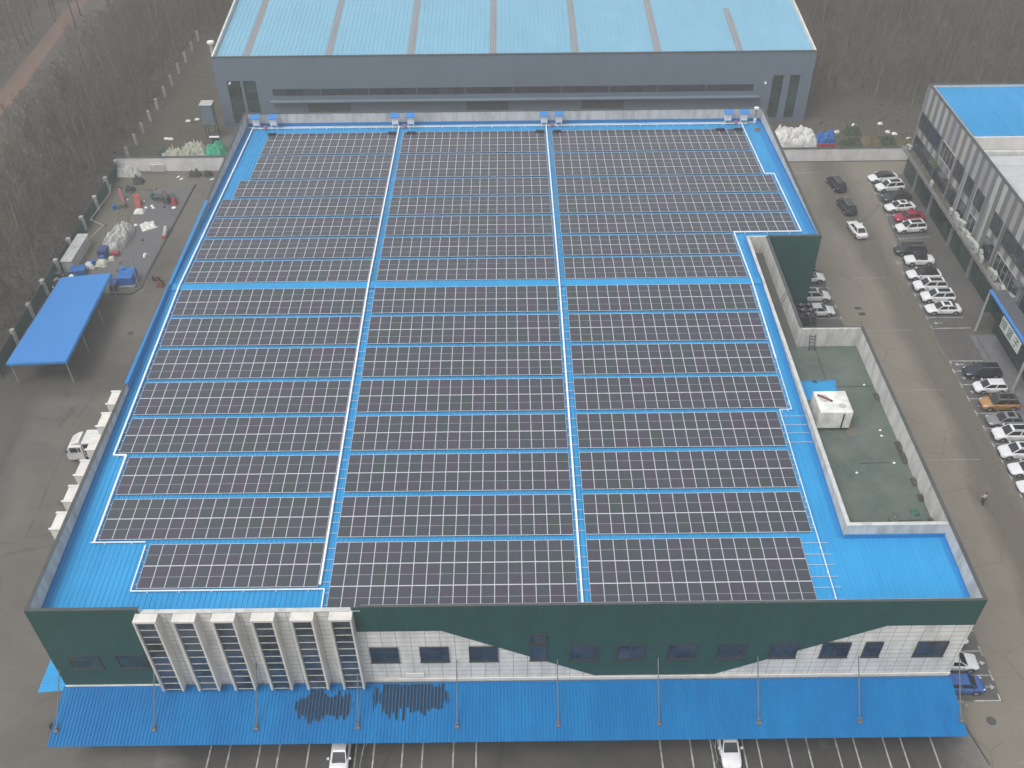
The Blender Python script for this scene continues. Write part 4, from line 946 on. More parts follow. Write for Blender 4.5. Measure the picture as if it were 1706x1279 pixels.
# scrap heap beside the shed
rg = random.Random(4)
for i in range(16):
    m = MB(); L_ = rg.uniform(.7, 1.9); w_ = rg.uniform(.05, .14)
    m.box(-L_/2, L_/2, -w_, w_, 0, .05) if i % 3 else m.tube((0, 0, 0), (0, 0, .3), rg.uniform(.28, .42), n=14)
    x, y = -48.2+rg.uniform(-1.4, 1.2), 23.0+rg.uniform(-1.9, 1.9)
    o = m.build('scrap_piece', rg.choice(['white_metal', 'white_metal', 'galvanised', 'dark_metal'])); o.location = (x, y, .3+rg.uniform(0, .5)); o.rotation_euler = (rg.uniform(-.4, .4), rg.uniform(-.3, .3), rg.uniform(0, 3.1))
    tag(o, 'loose piece of pale scrap metal in the heap behind the blue shed', 'scrap metal', 'scrap pieces heaped behind the blue shed')
thing(lump(3.2, 4.4, .7, 9, 18, .5, .9), 'scrap_heap', 'dark_rubble', (-48.2, 23.0, .04), 'dark base of the scrap heap between posts and blue shed', 'heap')
# blue skip with machinery
e = empty('blue_tank_skip', (-39.0, 21.9+.9, .06), .06, label='large bright blue tank standing on a pale base by the yard corner', cat='tank')
m = MB(); m.box(-1.15, 1.15, -1.2, 1.5, .35, 1.75); o = m.build('tank', 'blue_plastic', e); bb = o.modifiers.new('bevel', 'BEVEL'); bb.width = .25; bb.segments = 3
m = MB(); m.box(-1.25, 1.25, -1.6, 1.6, 0, .35); m.build('base', 'galvanised', e)
m = MB(); m.tube((-.6, .9, 1.75), (-.6, .9, 2.0), .3, n=12); m.build('inlet', 'roof_blue_deep', e); m = MB(); m.bar((.2, 0, 1.76), (.9, 1.2, 1.76), .12, .08); m.build('top_bar', 'roof_blue', e)
m = MB(); m.tube((0, 0, 0), (-.15, .2, 4.3), .05, n=8); thing(m, 'lean_pole', 'concrete_post', (-37.3, 21.8, .06), 'thin pale pole standing beside the blue tank', 'pole')
m = MB(); m.tube((0, 0, 0), (.1, 0, 3.4), .04, n=8); thing(m, 'thin_pole', 'concrete_post', (-38.2, 41.8, .06), 'thin pole on the damp floor near the lane kerb', 'pole')
barrel(-45.3, 27.2, .06, 'blue_plastic', 'blue drum nearest the blue shed roof')
barrel(-44.4, 28.3, .06, 'blue_plastic', 'blue drum beside the round white sack')
crate(-44.7, 30.0, .06, 1.2, 1.7, 1.1, 'navy_plastic', 'dark blue box at the near end of the grey heap')
crate(-43.0, 29.9, .06, 1.0, .7, .5, 'red_paint', 'red box at the near right end of the grey heap')
thing(lump(1.7, 1.6, .8, 21, 14, 1.0, .4), 'round_sack', 'cream_net', (-44.3, 27.5, .06), 'round cream sack in front of the red box', 'sack')
thing(lump(1.5, 1.3, .7, 22, 14, 1.0, .4), 'round_sack', 'white_tarp', (-45.9, 27.0, .06), 'round white sack next to the blue drums', 'sack')
thing(lump(1.0, .9, .5, 23, 12, 1.0, .4), 'round_sack', 'cream_net', (-43.2, 28.7, .06), 'small cream sack between red box and round sack', 'sack')
crate(-46.9, 25.2, .06, 2.0, 1.6, .9, 'blue_plastic', 'low blue bin just behind the blue shed', .2)
crate(-40.6, 21.6, .06, .9, 1.8, 1.0, 'navy_plastic', 'dark blue box left of the bright blue tank', .15)
thing(lump(1.7, 1.3, .5, 41, 14, .6, .8), 'white_bag', 'white_tarp', (-42.9, 42.0, .06), 'white bag lying near the pink tube', 'bag')
e = empty('red_slide', (-43.6, 44.0, .06), .3, label='faded red curved chute among the clutter', cat='chute')
m = MB(); pr = [(0, 1.3, 1.4), (0, .6, 1.1), (0, -.1, .5), (0, -1.0, .12)]
[m.bar(a, c, .8, .08) for a, c in zip(pr, pr[1:])]; m.build('trough', 'red_paint', e)
m = MB(); [m.bar((s, 1.3, 0), (s, 1.3, 1.4), .07) for s in (-.35, .35)]; m.build('leg', 'galvanised', e)
m = MB(); m.tube((0, 0, 0), (-.5, .9, 1.9), .22, n=12); thing(m, 'pink_tube', 'pink_paint', (-46.4, 45.4, .06), 'pink tube leaning by the fence posts', 'tube')
barrel(-46.9, 42.8, .06, 'blue_plastic', 'blue drum beside the pink tube'); crate(-45.8, 43.4, .06, 1.0, .9, .8, 'mossy_slab', 'tan box between the blue drum and the red chute')
thing(lump(3.4, 4.6, .35, 43, 16, .6, .8), 'dirt_heap', 'mossy_slab', (-45.4, 41.2, .04), 'low brown heap of sweepings behind the grey heap', 'heap')
# green-clad figure, red-topped figure and dark table near the back
m = MB(); m.tube((0, 0, 0), (0, 0, 1.0), .35, .3, 14); m.tube((0, 0, 1.0), (0, 0, 1.1), .32, n=14); thing(m, 'green_bin', 'green_frame', (-41.7, 45.9, .06), 'green bin standing left of the dark work table', 'bin')
e = empty('work_table', (-39.8, 45.6, .07), 0, label='dark work table near the far end of the damp yard floor', cat='table')
m = MB(); m.box(-1.6, 1.6, -.6, .6, .78, .86); m.build('table_top', 'coping_dark', e)
for sx in (-1.45, 1.45):
    for sy in (-.5, .5): m = MB(); m.bar((sx, sy, 0), (sx, sy, .78), .07); m.build('leg', 'dark_metal', e)
m = MB(); m.box(-.4, .4, -.4, .4, 0, 1.2); thing(m, 'machine_housing', 'dark_metal', (-39.2, 44.7, .07), 'dark machine housing in front of the work table', 'machine')
thing(lump(.9, .9, 1.0, 44, 12, .6, .5), 'red_bundle', 'red_paint', (-37.9, 44.4, .07), 'small red bundle right of the work table', 'bundle')
m = MB(); m.tube((0, 0, 0), (0, 0, .06), .35, n=14); thing(m, 'white_basin', 'white_metal', (-37.8, 43.2, .07), 'white basin in front of the red bundle', 'basin')
for i, (x, y) in enumerate([(-42.2, 43.3), (-41.4, 43.8), (-41.0, 43.2)]): thing(lump(.5, .4, .2, 60+i, 8), 'paper_scrap', 'white_metal', (x, y, .07), ['white scrap nearest the red chute', 'white scrap in front of the green bin', 'white scrap to the right of the green bin'][i], 'scrap', 0, True, 'white scraps on the yard floor')
e = empty('gas_cylinder_rack', (-37.0, 34.6, .07), .1, label='pale trolley with red foot by the lane kerb', cat='trolley')
m = MB(); m.tube((0, 0, .2), (.15, 1.6, .9), .28, n=12); m.build('bottle', 'grey_tarp', e); m = MB(); m.box(-.3, .3, -.4, .0, 0, .3); m.build('foot', 'red_paint', e)
m = MB(); m.tube((0, -.2, .1), (.3, 2.2, .1), .04, n=6); m.tube((.3, 0, .1), (.6, 2.2, .4), .04, n=6); m.build('handle', 'green_frame', e)
thing(lump(1.5, 1.1, .8, 71, 14, .4, 1.0), 'weed_clump', 'shrub_leaf', (-34.6, 53.4, .02), 'weeds at the wall beside the factory corner', 'weeds')
thing(lump(2.2, 1.0, .9, 72, 14, .4, 1.0), 'debris_pile', 'dark_rubble', (-36.8, 53.4, .02), 'dark debris against the white wall near the factory', 'debris')
for i, (x, y) in enumerate([(-39.6, 52.6), (-38.9, 51.9), (-34.0, 51.8)]): m = MB(); m.prism([(0, 0), (.7, .1), (.75, .4), (.1, .35)], 0, .06); thing(m, 'board_offcut', 'white_metal', (x, y, .07), ['white board offcut on the mossy slab, the further one', 'white board offcut on the mossy slab, the nearer one', 'white board offcut by the factory wall'][i], 'offcut', rg.uniform(0, 1), False, 'white board offcuts')
thing(lump(4.2, 1.6, 1.3, 73, 20, .4, 1.0), 'foam_heap', 'white_tarp', (-48.0, 53.9, .04), 'heap of white plastic scraps in the corner of the white wall', 'heap')
thing(lump(1.8, 1.5, 1.0, 74, 14, .4, 1.0), 'junk_pile', 'dark_rubble', (-45.6, 51.2, .04), 'dark junk pile near the white scraps', 'junk')
thing(lump(1.6, 1.3, .8, 75, 14, .4, 1.0), 'junk_pile', 'dark_rubble', (-46.2, 48.6, .04), 'dark junk pile nearest the pink tube', 'junk')
# behind the wall, left
thing(lump(7.0, 3.4, 1.7, 81, 36, .35, .9), 'net_heap', 'cream_net', (-40.4, 58.6, .02), 'big heap of cream netting right behind the white wall', 'heap')
thing(lump(4.2, 2.6, 1.5, 82, 24, .35, .9), 'net_heap', 'cream_net', (-38.6, 61.6, .02), 'smaller pale heap behind the cream netting', 'heap')
thing(lump(4.0, 3.4, 2.6, 83, 24, .9, .5), 'green_tarp_heap', 'green_tarp', (-34.4, 59.4, .02), 'bright green tarpaulin over a heap beside the factory corner', 'tarpaulin')
thing(lump(4.6, 2.2, 1.0, 84, 18, .4, 1.0), 'rubble_pile', 'dark_rubble', (-36.0, 57.2, .02), 'dark rubble between white wall and green tarpaulin', 'rubble')
thing(lump(1.9, 1.7, .9, 85, 14, .6, .7), 'dark_green_bag', 'green_net', (-43.9, 60.8, .02), 'dark green bag left of the cream netting', 'bag')
for i, (x, y) in enumerate([(-45.1, 66.8), (-44.3, 66.6), (-42.9, 73.6), (-41.4, 74.2)]): thing(lump(.9, .6, .3, 90+i, 8), 'litter_bag', 'white_tarp', (x, y, .02), ['white litter on the verge, nearest the fence posts', 'white litter on the verge beside the nearest piece', 'white litter further up the verge, the left one', 'white litter further up the verge, the right one'][i], 'litter', 0, True, 'white litter on the grass verge')
# behind the wall, right
thing(lump(9.0, 4.2, 2.7, 101, 40, .9, .42), 'white_tarp_heap', 'white_tarp', (64.6, 62.5, .02), 'large heap under crumpled white sheeting right of the factory', 'heap')
thing(lump(3.4, 2.6, 1.9, 102, 16, .9, .5), 'blue_tarp_heap', 'blue_plastic', (70.4, 62.9, .02), 'blue covered pile right of the white sheeting', 'heap')
m = MB(); m.box(-1.7, 1.7, -.15, .15, 0, .5); thing(m, 'red_barrier', 'red_paint', (70.2, 61.2, .02), 'low red board in front of the blue pile', 'board')
for i, (x, y) in enumerate([(73.5, 66.5), (82.0, 69.5), (82.4, 66.2), (83.4, 65.6), (77.2, 69.0), (85.3, 63.6)]): thing(lump(.9, .7, .35, 110+i, 8), 'litter_bag', 'white_tarp', (x, y, .02), ['white litter on the waste ground just right of the blue pile', 'white litter on the waste ground, furthest from the wall', 'white litter on the waste ground, left of the middle pair', 'white litter on the waste ground, right of the middle pair', 'white litter on the waste ground between blue pile and the others', 'white litter on the waste ground nearest the offices'][i], 'litter', 0, True, 'white litter on the waste ground')
for i, (x, y, s) in enumerate([(74.5, 61.5, 1.6), (78.5, 62.5, 1.3), (81.0, 62.0, 1.2), (84.5, 61.2, 1.4), (76.0, 66.0, 1.2)]):
    thing(lump(2.6*s, 1.8*s, 1.0, 120+i, 16, .35, 1.2), 'shrub', 'shrub_leaf' if i % 2 == 0 else 'dry_grass', (x, y, .0), f'low scrubby bush behind the right white wall, {ORD[i]} from the blue pile' if i < 4 else 'low scrubby bush set back on the waste ground', 'shrub', 0, False, 'low bushes on the waste ground')

for i in range(26):
    x, y = rg.uniform(-48.5, -38), rg.uniform(24.5, 52)
    m = lump(rg.uniform(.25, .7), rg.uniform(.2, .5), rg.uniform(.08, .3), 300+i, 7)
    thing(m, 'debris_piece', rg.choice(['white_metal', 'galvanised', 'rust', 'dark_rubble', 'dark_rubble', 'mossy_slab']), (x, y, .07), 'small scrap of debris lying on the storage yard floor', 'debris', rg.uniform(0, 3), False, 'small debris scattered over the storage yard')
# motor tricycle beside the kerb, dark red
e = empty('motorcycle', (-34.9, 22.9, .01), 1.1, label='dark red motorcycle parked on the lane near the blue tank', cat='motorcycle')
for y in (-.68, .68):
    m = MB(); m.tube((-.06, y, .32), (.06, y, .32), .32, n=20); m.build('wheel', 'tyre_rubber', e)
m = MB(); m.prism([(-.14, -.5), (.14, -.5), (.17, .3), (-.17, .3)], .35, .82); o = m.build('body', 'rust', e); bb = o.modifiers.new('bevel', 'BEVEL'); bb.width = .05
m = MB(); m.box(-.15, .15, -.6, .05, .82, .92); m.build('seat', 'arch_black', e)
m = MB(); m.bar((-.38, .48, 1.08), (.38, .48, 1.08), .05); m.bar((0, .68, .32), (0, .46, 1.08), .07); m.build('handlebar', 'dark_metal', e)
m = lump(1.0, .8, .7, 201, 12, .5, .6); o = thing(m, 'scrap_bundle', 'rust', (-34.3, 21.9, .01), 'rust brown bundle next to the motorcycle', 'bundle')
# small cart by the canopy end
e = empty('hand_cart', (-25.0, -46.6, 0), .1, label='small grey hand cart half under the left end of the blue canopy', cat='cart')
m = MB(); m.box(-.4, .9, -.45, .45, .45, .52); m.build('deck', 'galvanised', e); m = MB(); m.bar((-.4, .4, .5), (.9, .4, .95), .06); m.bar((-.4, -.4, .5), (-.4, .4, .5), .06); m.build('rail', 'white_metal', e)
for y in (-.4, .4): m = MB(); m.tube((-.3, y-.05, .2), (-.3, y+.05, .2), .2, n=14); m.build('wheel', 'tyre_rubber', e)
m = MB(); m.tube((0, 0, 0), (0, 0, .62), .28, .32, 14); m.tube((0, 0, .62), (0, 0, .7), .34, n=14); thing(m, 'black_bucket', 'arch_black', (-25.7, -46.2, .01), 'black bucket beside the hand cart', 'bucket')
# low channel right of the canopy corner
m = MB(); m.bar((55.2, -45.5, .05), (56.3, -50.5, .05), .12, .1); m.bar((54.2, -45.4, .05), (55.2, -45.5, .05), .1, .1); thing(m, 'drain_channel', 'coping_dark', (0, 0, 0), 'dark drain channel right of the canopy corner', 'drain')
m = MB(); m.tube((0, 0, 0), (0, 0, .6), .12, n=10); m.tube((0, 0, .6), (0, 0, .75), .15, .05, n=10); thing(m, 'bollard', 'galvanised', (56.0, -45.2, 0), 'short grey bollard beside the blue car', 'bollard')

# ------------------------------------------------------------------ vehicles
def loft(mb, secs, closed_ends=True):
    n = len(secs[0]); i0 = len(mb.v)
    for s in secs: mb.v += [tuple(p) for p in s]
    for a in range(len(secs)-1):
        for k in range(n):
            k2 = (k+1) % n; mb.f.append((i0+a*n+k, i0+a*n+k2, i0+(a+1)*n+k2, i0+(a+1)*n+k)); mb.mi.append(0)
    if closed_ends:
        mb.f.append(tuple(i0+k for k in reversed(range(n)))); mb.mi.append(0)
        mb.f.append(tuple(i0+(len(secs)-1)*n+k for k in range(n))); mb.mi.append(0)
CARS = {}
def make_car(kind, paint, roofp=None, sunroof=False):
    """front towards +X, centred, wheels on z = 0"""
    roofp = roofp or paint
    spec = {'sedan': dict(L=4.7, W=1.82, H=1.45, belt=.92, hood=.88, tail=.95, xb=(-1.75, 1.15), xt=(-1.0, .35)),
            'suv': dict(L=4.6, W=1.86, H=1.68, belt=1.06, hood=1.03, tail=1.08, xb=(-2.15, 1.2), xt=(-1.75, .45)),
            'hatch': dict(L=4.0, W=1.70, H=1.50, belt=.96, hood=.95, tail=1.0, xb=(-1.88, 1.15), xt=(-1.5, .35)),
            'coupe': dict(L=4.75, W=1.88, H=1.44, belt=.92, hood=.88, tail=1.0, xb=(-2.1, 1.2), xt=(-.9, .2)),
            'jeep': dict(L=4.2, W=1.80, H=1.75, belt=1.1, hood=1.08, tail=1.1, xb=(-.9, .75), xt=(-.8, .5)),
            'pickup': dict(L=4.9, W=1.80, H=1.65, belt=1.05, hood=1.0, tail=1.05, xb=(-.9, 1.2), xt=(-.75, .5))}[kind]
    L_, W_, Hh, belt = spec['L'], spec['W'], spec['H'], spec['belt']; w = W_/2; xf, xr = L_/2, -L_/2
    e = empty('parked_car')
    def sec(x, ww, z0, zt):
        return [(x, -ww*.90, z0), (x, -ww, z0+.14), (x, -ww, z0+.36), (x, -ww*.97, zt-.10), (x, -ww*.84, zt), (x, 0, zt+.03), (x, ww*.84, zt), (x, ww*.97, zt-.10), (x, ww, z0+.36), (x, ww, z0+.14), (x, ww*.90, z0)]
    hd, tl = spec['hood'], spec['tail']
    st = [(xr, .80, .36, tl-.22), (xr+.08, .92, .26, tl-.06), (xr+.35, .98, .22, tl), (spec['xb'][0]+.2, 1.0, .20, belt+.01), (0, 1.0, .20, belt), (spec['xb'][1]-.1, 1.0, .20, belt), (spec['xb'][1]+.5, .985, .20, hd-.04), (xf-.45, .94, .22, hd-.12), (xf-.12, .84, .26, hd-.22), (xf, .70, .34, hd-.38)]
    m = MB(); loft(m, [sec(x, w*k, z0, zt) for x, k, z0, zt in st]); o = m.build('body', paint, e, True)
    sm = o.modifiers.new('sub', 'SUBSURF'); sm.levels = 1; sm.render_levels = 1
    # cabin
    b0, b1 = spec['xb']; t0, t1 = spec['xt']; wb, wt = w*.88, w*.68; zb = belt-.03; zt = Hh-.05
    m = MB(); B = [(b0, -wb*.92, zb), (b1, -wb*.92, zb), (b1, wb*.92, zb), (b0, wb*.92, zb)]; T = [(t0, -wt, zt), (t1, -wt, zt), (t1, wt, zt), (t0, wt, zt)]
    m.v += B+T
    for f in ((0, 1, 5, 4), (1, 2, 6, 5), (2, 3, 7, 6), (3, 0, 4, 7), (4, 5, 6, 7)): m.f.append(f); m.mi.append(0)
    # crown of the roof
    m.v += [(t0+.08, -wt*.8, Hh), (t1-.1, -wt*.8, Hh), (t1-.1, wt*.8, Hh), (t0+.08, wt*.8, Hh)]
    for f in ((4, 5, 9, 8), (5, 6, 10, 9), (6, 7, 11, 10), (7, 4, 8, 11), (8, 9, 10, 11)): m.f.append(f); m.mi.append(0)
    m.f.pop(4); m.mi.pop(4)
    m.build('roof', roofp, e)
    def pane(name, q, ins=.08, off=.012, mat='car_glass', lo=.04):
        a, b_, c, d = [Vector(p) for p in q]      # a,b bottom; c,d top
        n_ = (b_-a).cross(d-a).normalized()
        lerp = lambda p, q_, t: p+(q_-p)*t
        bl, br = lerp(a, b_, ins), lerp(a, b_, 1-ins); tl_, tr = lerp(d, c, ins), lerp(d, c, 1-ins)
        P_ = [lerp(bl, tl_, lo), lerp(br, tr, lo), lerp(br, tr, .94), lerp(bl, tl_, .94)]
        m = MB(); m.quad(*[p+n_*off for p in P_]); m.quad(*[p-n_*.01 for p in reversed(P_)])
        return m.build(name, mat, e)
    pane('windscreen', (B[1], B[2], T[2], T[1]), .06, .014, 'car_glass', .02); pane('rear_window', (B[3], B[0], T[0], T[3]), .08)
    for s in (0, 1):
        if s == 0: q = (B[0], B[1], T[1], T[0])
        else: q = (B[2], B[3], T[3], T[2])
        a, b_, c, d = [Vector(p) for p in q]; lerp = lambda p, q_, t: p+(q_-p)*t
        m1, m2 = lerp(a, b_, .5), lerp(d, c, .5)
        pane('side_window', (a, m1, m2, d), .07, .014, 'car_glass', .1); pane('side_window', (m1, b_, c, m2), .07, .014, 'car_glass', .1)
    if sunroof:
        m = MB(); m.box(t0+.35, t1-.25, -wt*.6, wt*.6, Hh-.01, Hh+.012); m.build('sunroof', 'car_glass', e)
    if kind == 'suv':
        for s in (-1, 1): m = MB(); m.bar((t0+.1, s*wt*.88, Hh+.03), (t1-.1, s*wt*.88, Hh+.03), .05, .04); m.build('roof_rail', 'galvanised', e)
    if kind == 'pickup':
        m = MB(); m.box(xr+.12, b0-.08, -w*.86, w*.86, tl-.0, tl+.04); [m.box(xr+.06, b0-.05, s*w*.93-.05, s*w*.93+.05, tl-.15, tl+.16) for s in (-1, 1)]; m.build('cargo_bed', 'truck_white', e)
    wr = .33 if kind in ('sedan', 'coupe', 'hatch') else .37; wx = L_*.5-.88
    for sx in (-wx, wx-.02):
        for s in (-1, 1):
            m = MB(); m.tube((0, s*-.11, 0), (0, s*.115, 0), wr, n=20); o = m.build('wheel', 'tyre_rubber', e); o.location = (sx, s*(w-.12), wr)
            m = MB(); m.tube((0, s*.11, 0), (0, s*.125, 0), wr*.64, n=10); m.build('rim', 'rim_alloy', o)
            m = MB(); n = 14
            for k in range(n):
                t0_, t1_ = pi*k/n, pi*(k+1)/n; ri, ro = wr-.0, wr+.09; yy0 = s*(w+.005)
                m.quad((sx+cos(t0_)*ri, yy0, wr+sin(t0_)*ri), (sx+cos(t0_)*ro, yy0, wr+sin(t0_)*ro), (sx+cos(t1_)*ro, yy0, wr+sin(t1_)*ro), (sx+cos(t1_)*ri, yy0, wr+sin(t1_)*ri))
            m.build('wheel_arch', 'arch_black', e)
    for s in (-1, 1):
        m = MB(); m.bar((xf-.42, s*w*.80, hd-.24), (xf-.12, s*w*.66, hd-.30), .12, .12); m.build('headlight', 'lamp_glass', e)
        m = MB(); m.bar((xr+.07, s*w*.62, tl-.2), (xr+.14, s*w*.90, tl-.2), .10, .14); m.build('taillight', 'tail_red', e)
        m = MB(); m.box(b1-.45, b1-.27, s*(w+.08)-.1, s*(w+.08)+.1, belt+.02, belt+.17); m.build('mirror', paint, e)
    m = MB(); m.box(xf-.10, xf+.03, -w*.45, w*.45, .38, hd-.42); m.build('grille', 'arch_black', e)
    m = MB(); m.box(xf+.0, xf+.035, -.22, .22, .36, .46); m.box(xr-.02, xr+.02, -.22, .22, .5, .6); m.build('number_plate', 'roof_blue_deep', e)
    return e
def car(kind, paint, fx, y, heading, label, roofp=None, sunroof=False, group='cars parked in the bays', dy=0, xc=None):
    key = (kind, paint, roofp, sunroof)
    if key in CARS: e = copy_tree(CARS[key])
    else: e = make_car(kind, paint, roofp, sunroof); CARS[key] = e
    L_ = {'sedan': 4.7, 'suv': 4.6, 'hatch': 4.0, 'coupe': 4.75, 'jeep': 4.2, 'pickup': 4.9}[kind]
    e.location = (fx-cos(heading)*L_/2, y-sin(heading)*L_/2, .01); e.rotation_euler = (0, 0, heading)
    tag(e, label, 'car', group)
PI = pi
w1, w2 = 'paint_white', 'paint_black'
AH = PI-.0
T1 = PI+.14  # the far row is slightly skewed: noses at smaller y
car('coupe', w1, 74.1, 49.2, T1, 'white car with a black glass roof, furthest in the row beside the offices', w2)
car('suv', w1, 74.4, 46.1, T1, 'white estate-like SUV with dark roof glass, second from the far end by the offices', w1, True)
car('sedan', 'paint_charcoal', 74.5, 42.9, T1, 'black sedan squeezed between two white cars by the offices')
car('sedan', w1, 74.1, 40.0, T1, 'white sedan with small sunroof parked just beyond the red car', None, True)
car('sedan', 'paint_red', 74.6, 37.0, T1, 'red sedan in the far row beside the offices')
car('suv', w1, 73.9, 34.0, T1-.03, 'white SUV with sunroof on the near side of the red sedan', None, True)
car('suv', 'paint_charcoal', 71.9, 28.2, AH, 'dark green-black SUV in the shade, before the white open jeep')
car('jeep', w1, 72.5, 25.5, AH, 'white jeep with upright windscreen next to the dark SUV', w2)
car('coupe', w1, 71.8, 22.0, AH, 'white coupe with a long black glass roof in the middle row', w2)
car('suv', w1, 71.8, 19.2, AH, 'white SUV with big sunroof right after the black roofed coupe', None, True)
car('suv', w1, 72.0, 16.6, AH, 'white SUV, second from the near end of the middle row', None, True)
car('sedan', w1, 71.8, 13.9, AH, 'white sedan ending the middle row by the empty bay', None, True)
car('suv', 'paint_navy', 72.2, .65, AH, 'black SUV parked first after the empty bays in front of the portico')
car('hatch', w1, 72.4, -2.2, AH, 'white hatchback between the black SUV and the orange car')
car('suv', 'paint_orange', 72.1, -5.2, AH, 'orange and brown SUV in the near row by the portico', 'paint_brown', True)
car('sedan', 'paint_grey', 71.8, -8.1, AH, 'grey sedan on the near side of the orange SUV', None, True)
car('suv', w1, 71.6, -10.5, AH, 'white SUV with sunroof directly after the grey sedan', None, True)
car('suv', w1, 71.2, -13.4, AH, 'white SUV, second after the grey sedan at the right picture edge', None, True)
car('sedan', w1, 71.3, -16.1, AH, 'white sedan half cut by the right picture edge, third after the grey sedan')
car('sedan', w1, 71.2, -18.8, AH, 'white sedan nose at the right picture edge, nearest of the row')
gm_ = 'cars driving in the right lane'
car('suv', w2, 68.0, 49.9, PI/2+.16, 'black SUV driving away at the far end of the lane', None, False, gm_)
car('suv', 'paint_charcoal', 67.9, 42.9, PI/2+.12, 'black SUV following closer behind in the lane', None, False, gm_)
car('sedan', w1, 67.7, 36.3, PI/2+.13, 'white sedan driving in the lane, nearest of the moving cars', None, False, gm_)
gb = 'cars parked along the factory side'
car('sedan', w2, 59.4, 24.2, 0, 'black car almost hidden behind the green wall corner', None, False, gb)
car('sedan', w1, 60.0, 21.6, 0, 'white car peeking out beside the green wall', None, False, gb)
car('suv', w1, 59.6, 17.0, 0, 'white car with sunroof beside the green platform', None, True, gb)
car('sedan', w1, 59.4, 13.8, 0, 'white car nearest the terrace wall, parked beside the platform', None, False, gb)
car('sedan', w1, 58.7, -37.9, 0, 'white car nose showing past the right factory corner', None, False, gb)
car('sedan', w1, 58.7, -40.7, -.02, 'white car between the right factory wall and the blue car', None, False, gb)
car('hatch', 'paint_blue', 58.4, -43.1, -.03, 'bright blue hatchback at the right end of the canopy', None, False, gb)
gf = 'cars parked under the front canopy'
car('hatch', w1, 0.25, -51.0, -PI/2, 'white van-like car under the front canopy, left of the middle', None, False, gf)
CARS['last'] = None
car('pickup', w1, 34.0, -50.9, -PI/2, 'white pickup under the front canopy, right of the middle', None, False, gf)
# folding frames beside the two front cars
for x, y, l in ((2.1, -49.2, 'pale pipe hurdle standing beside the left front car'), (32.8, -48.9, 'pale pipe hurdle standing beside the white pickup')):
    m = MB(); m.tube((0, 1.2, .02), (0, -1.2, .95), .05, n=6); m.tube((.25, 1.2, .95), (.0, -.2, .5), .05, n=6); m.tube((0, -1.2, .95), (0, -1.2, 0), .05, n=6); m.tube((.25, 1.2, .95), (.25, 1.2, 0), .05, n=6); thing(m, 'pipe_hurdle', 'galvanised', (x, y, .01), l, 'hurdle', 0, False, 'pipe hurdles under the canopy')

# truck backed against the left wall, nose towards -X
e = empty('box_truck', (-29.8, -11.8, 0), label='white light truck backed up to the left factory wall beside the bays', cat='truck')
def tsec(x, w, z0, z1, r=.15): return [(x, -w, z0), (x, -w, z1-r), (x, -w+r, z1), (x, w-r, z1), (x, w, z1-r), (x, w, z0)]
m = MB(); loft(m, [tsec(-5.75, .98, .5, 1.5), tsec(-5.65, 1.03, .45, 1.75), tsec(-5.25, 1.05, .45, 2.45), tsec(-4.9, 1.05, .45, 2.6), tsec(-3.75, 1.05, .45, 2.62)]); o = m.build('cab', 'truck_white', e)
m = MB(); m.v += [(-5.62, -.9, 1.72), (-5.62, .9, 1.72), (-5.28, .86, 2.38), (-5.28, -.86, 2.38)]; m.v = [(x-.04, y, z+.02) for x, y, z in m.v]; m.f.append((3, 2, 1, 0)); m.mi.append(0); m.build('windscreen', 'car_glass', e)
for s in (-1, 1):
    m = MB(); m.box(-5.15, -4.3, s*1.055-.008, s*1.055+.008, 1.6, 2.3); m.box(-4.2, -3.95, s*1.055-.008, s*1.055+.008, 1.65, 2.3); m.build('side_window', 'car_glass', e)
    m = MB(); m.bar((-5.35, s*1.0, 1.9), (-5.45, s*1.3, 2.0), .04); m.box(-5.5, -5.4, s*1.3-.09, s*1.3+.09, 1.75, 2.15); m.build('mirror', 'dark_metal', e)
m = MB(); loft(m, [tsec(-4.95, .85, 2.62, 2.68, .05), tsec(-4.3, .9, 2.62, 3.1), tsec(-3.85, .9, 2.62, 3.2)]); m.build('roof_fairing', 'truck_white', e)
m = MB(); m.box(-3.55, 3.4, -1.12, 1.12, .95, 3.15); o = m.build('cargo_box', 'truck_white', e); bb = o.modifiers.new('bevel', 'BEVEL'); bb.width = .05
m = MB(); m.box(-3.45, -1.6, -1.14, -1.121, 1.2, 2.95); m.build('dark_side_panel', 'arch_black', e)  # flat black panel on the front part of the cargo box side
m = MB(); m.box(-3.7, 3.3, -.45, .45, .55, .93); m.build('chassis', 'dark_metal', e)
for x in (-4.6, 1.6):
    for s in (-1, 1):
        m = MB(); m.tube((0, s*-.14, 0), (0, s*.14, 0), .42, n=20); o = m.build('wheel', 'tyre_rubber', e); o.location = (x, s*.9, .42)
        m = MB(); m.tube((0, s*.14, 0), (0, s*.15, 0), .22, n=12); m.build('rim', 'rim_alloy', o)
for s in (-1, 1): m = MB(); m.box(-5.82, -5.74, s*.75-.16, s*.75+.16, .75, .95); m.build('headlight', 'lamp_glass', e)

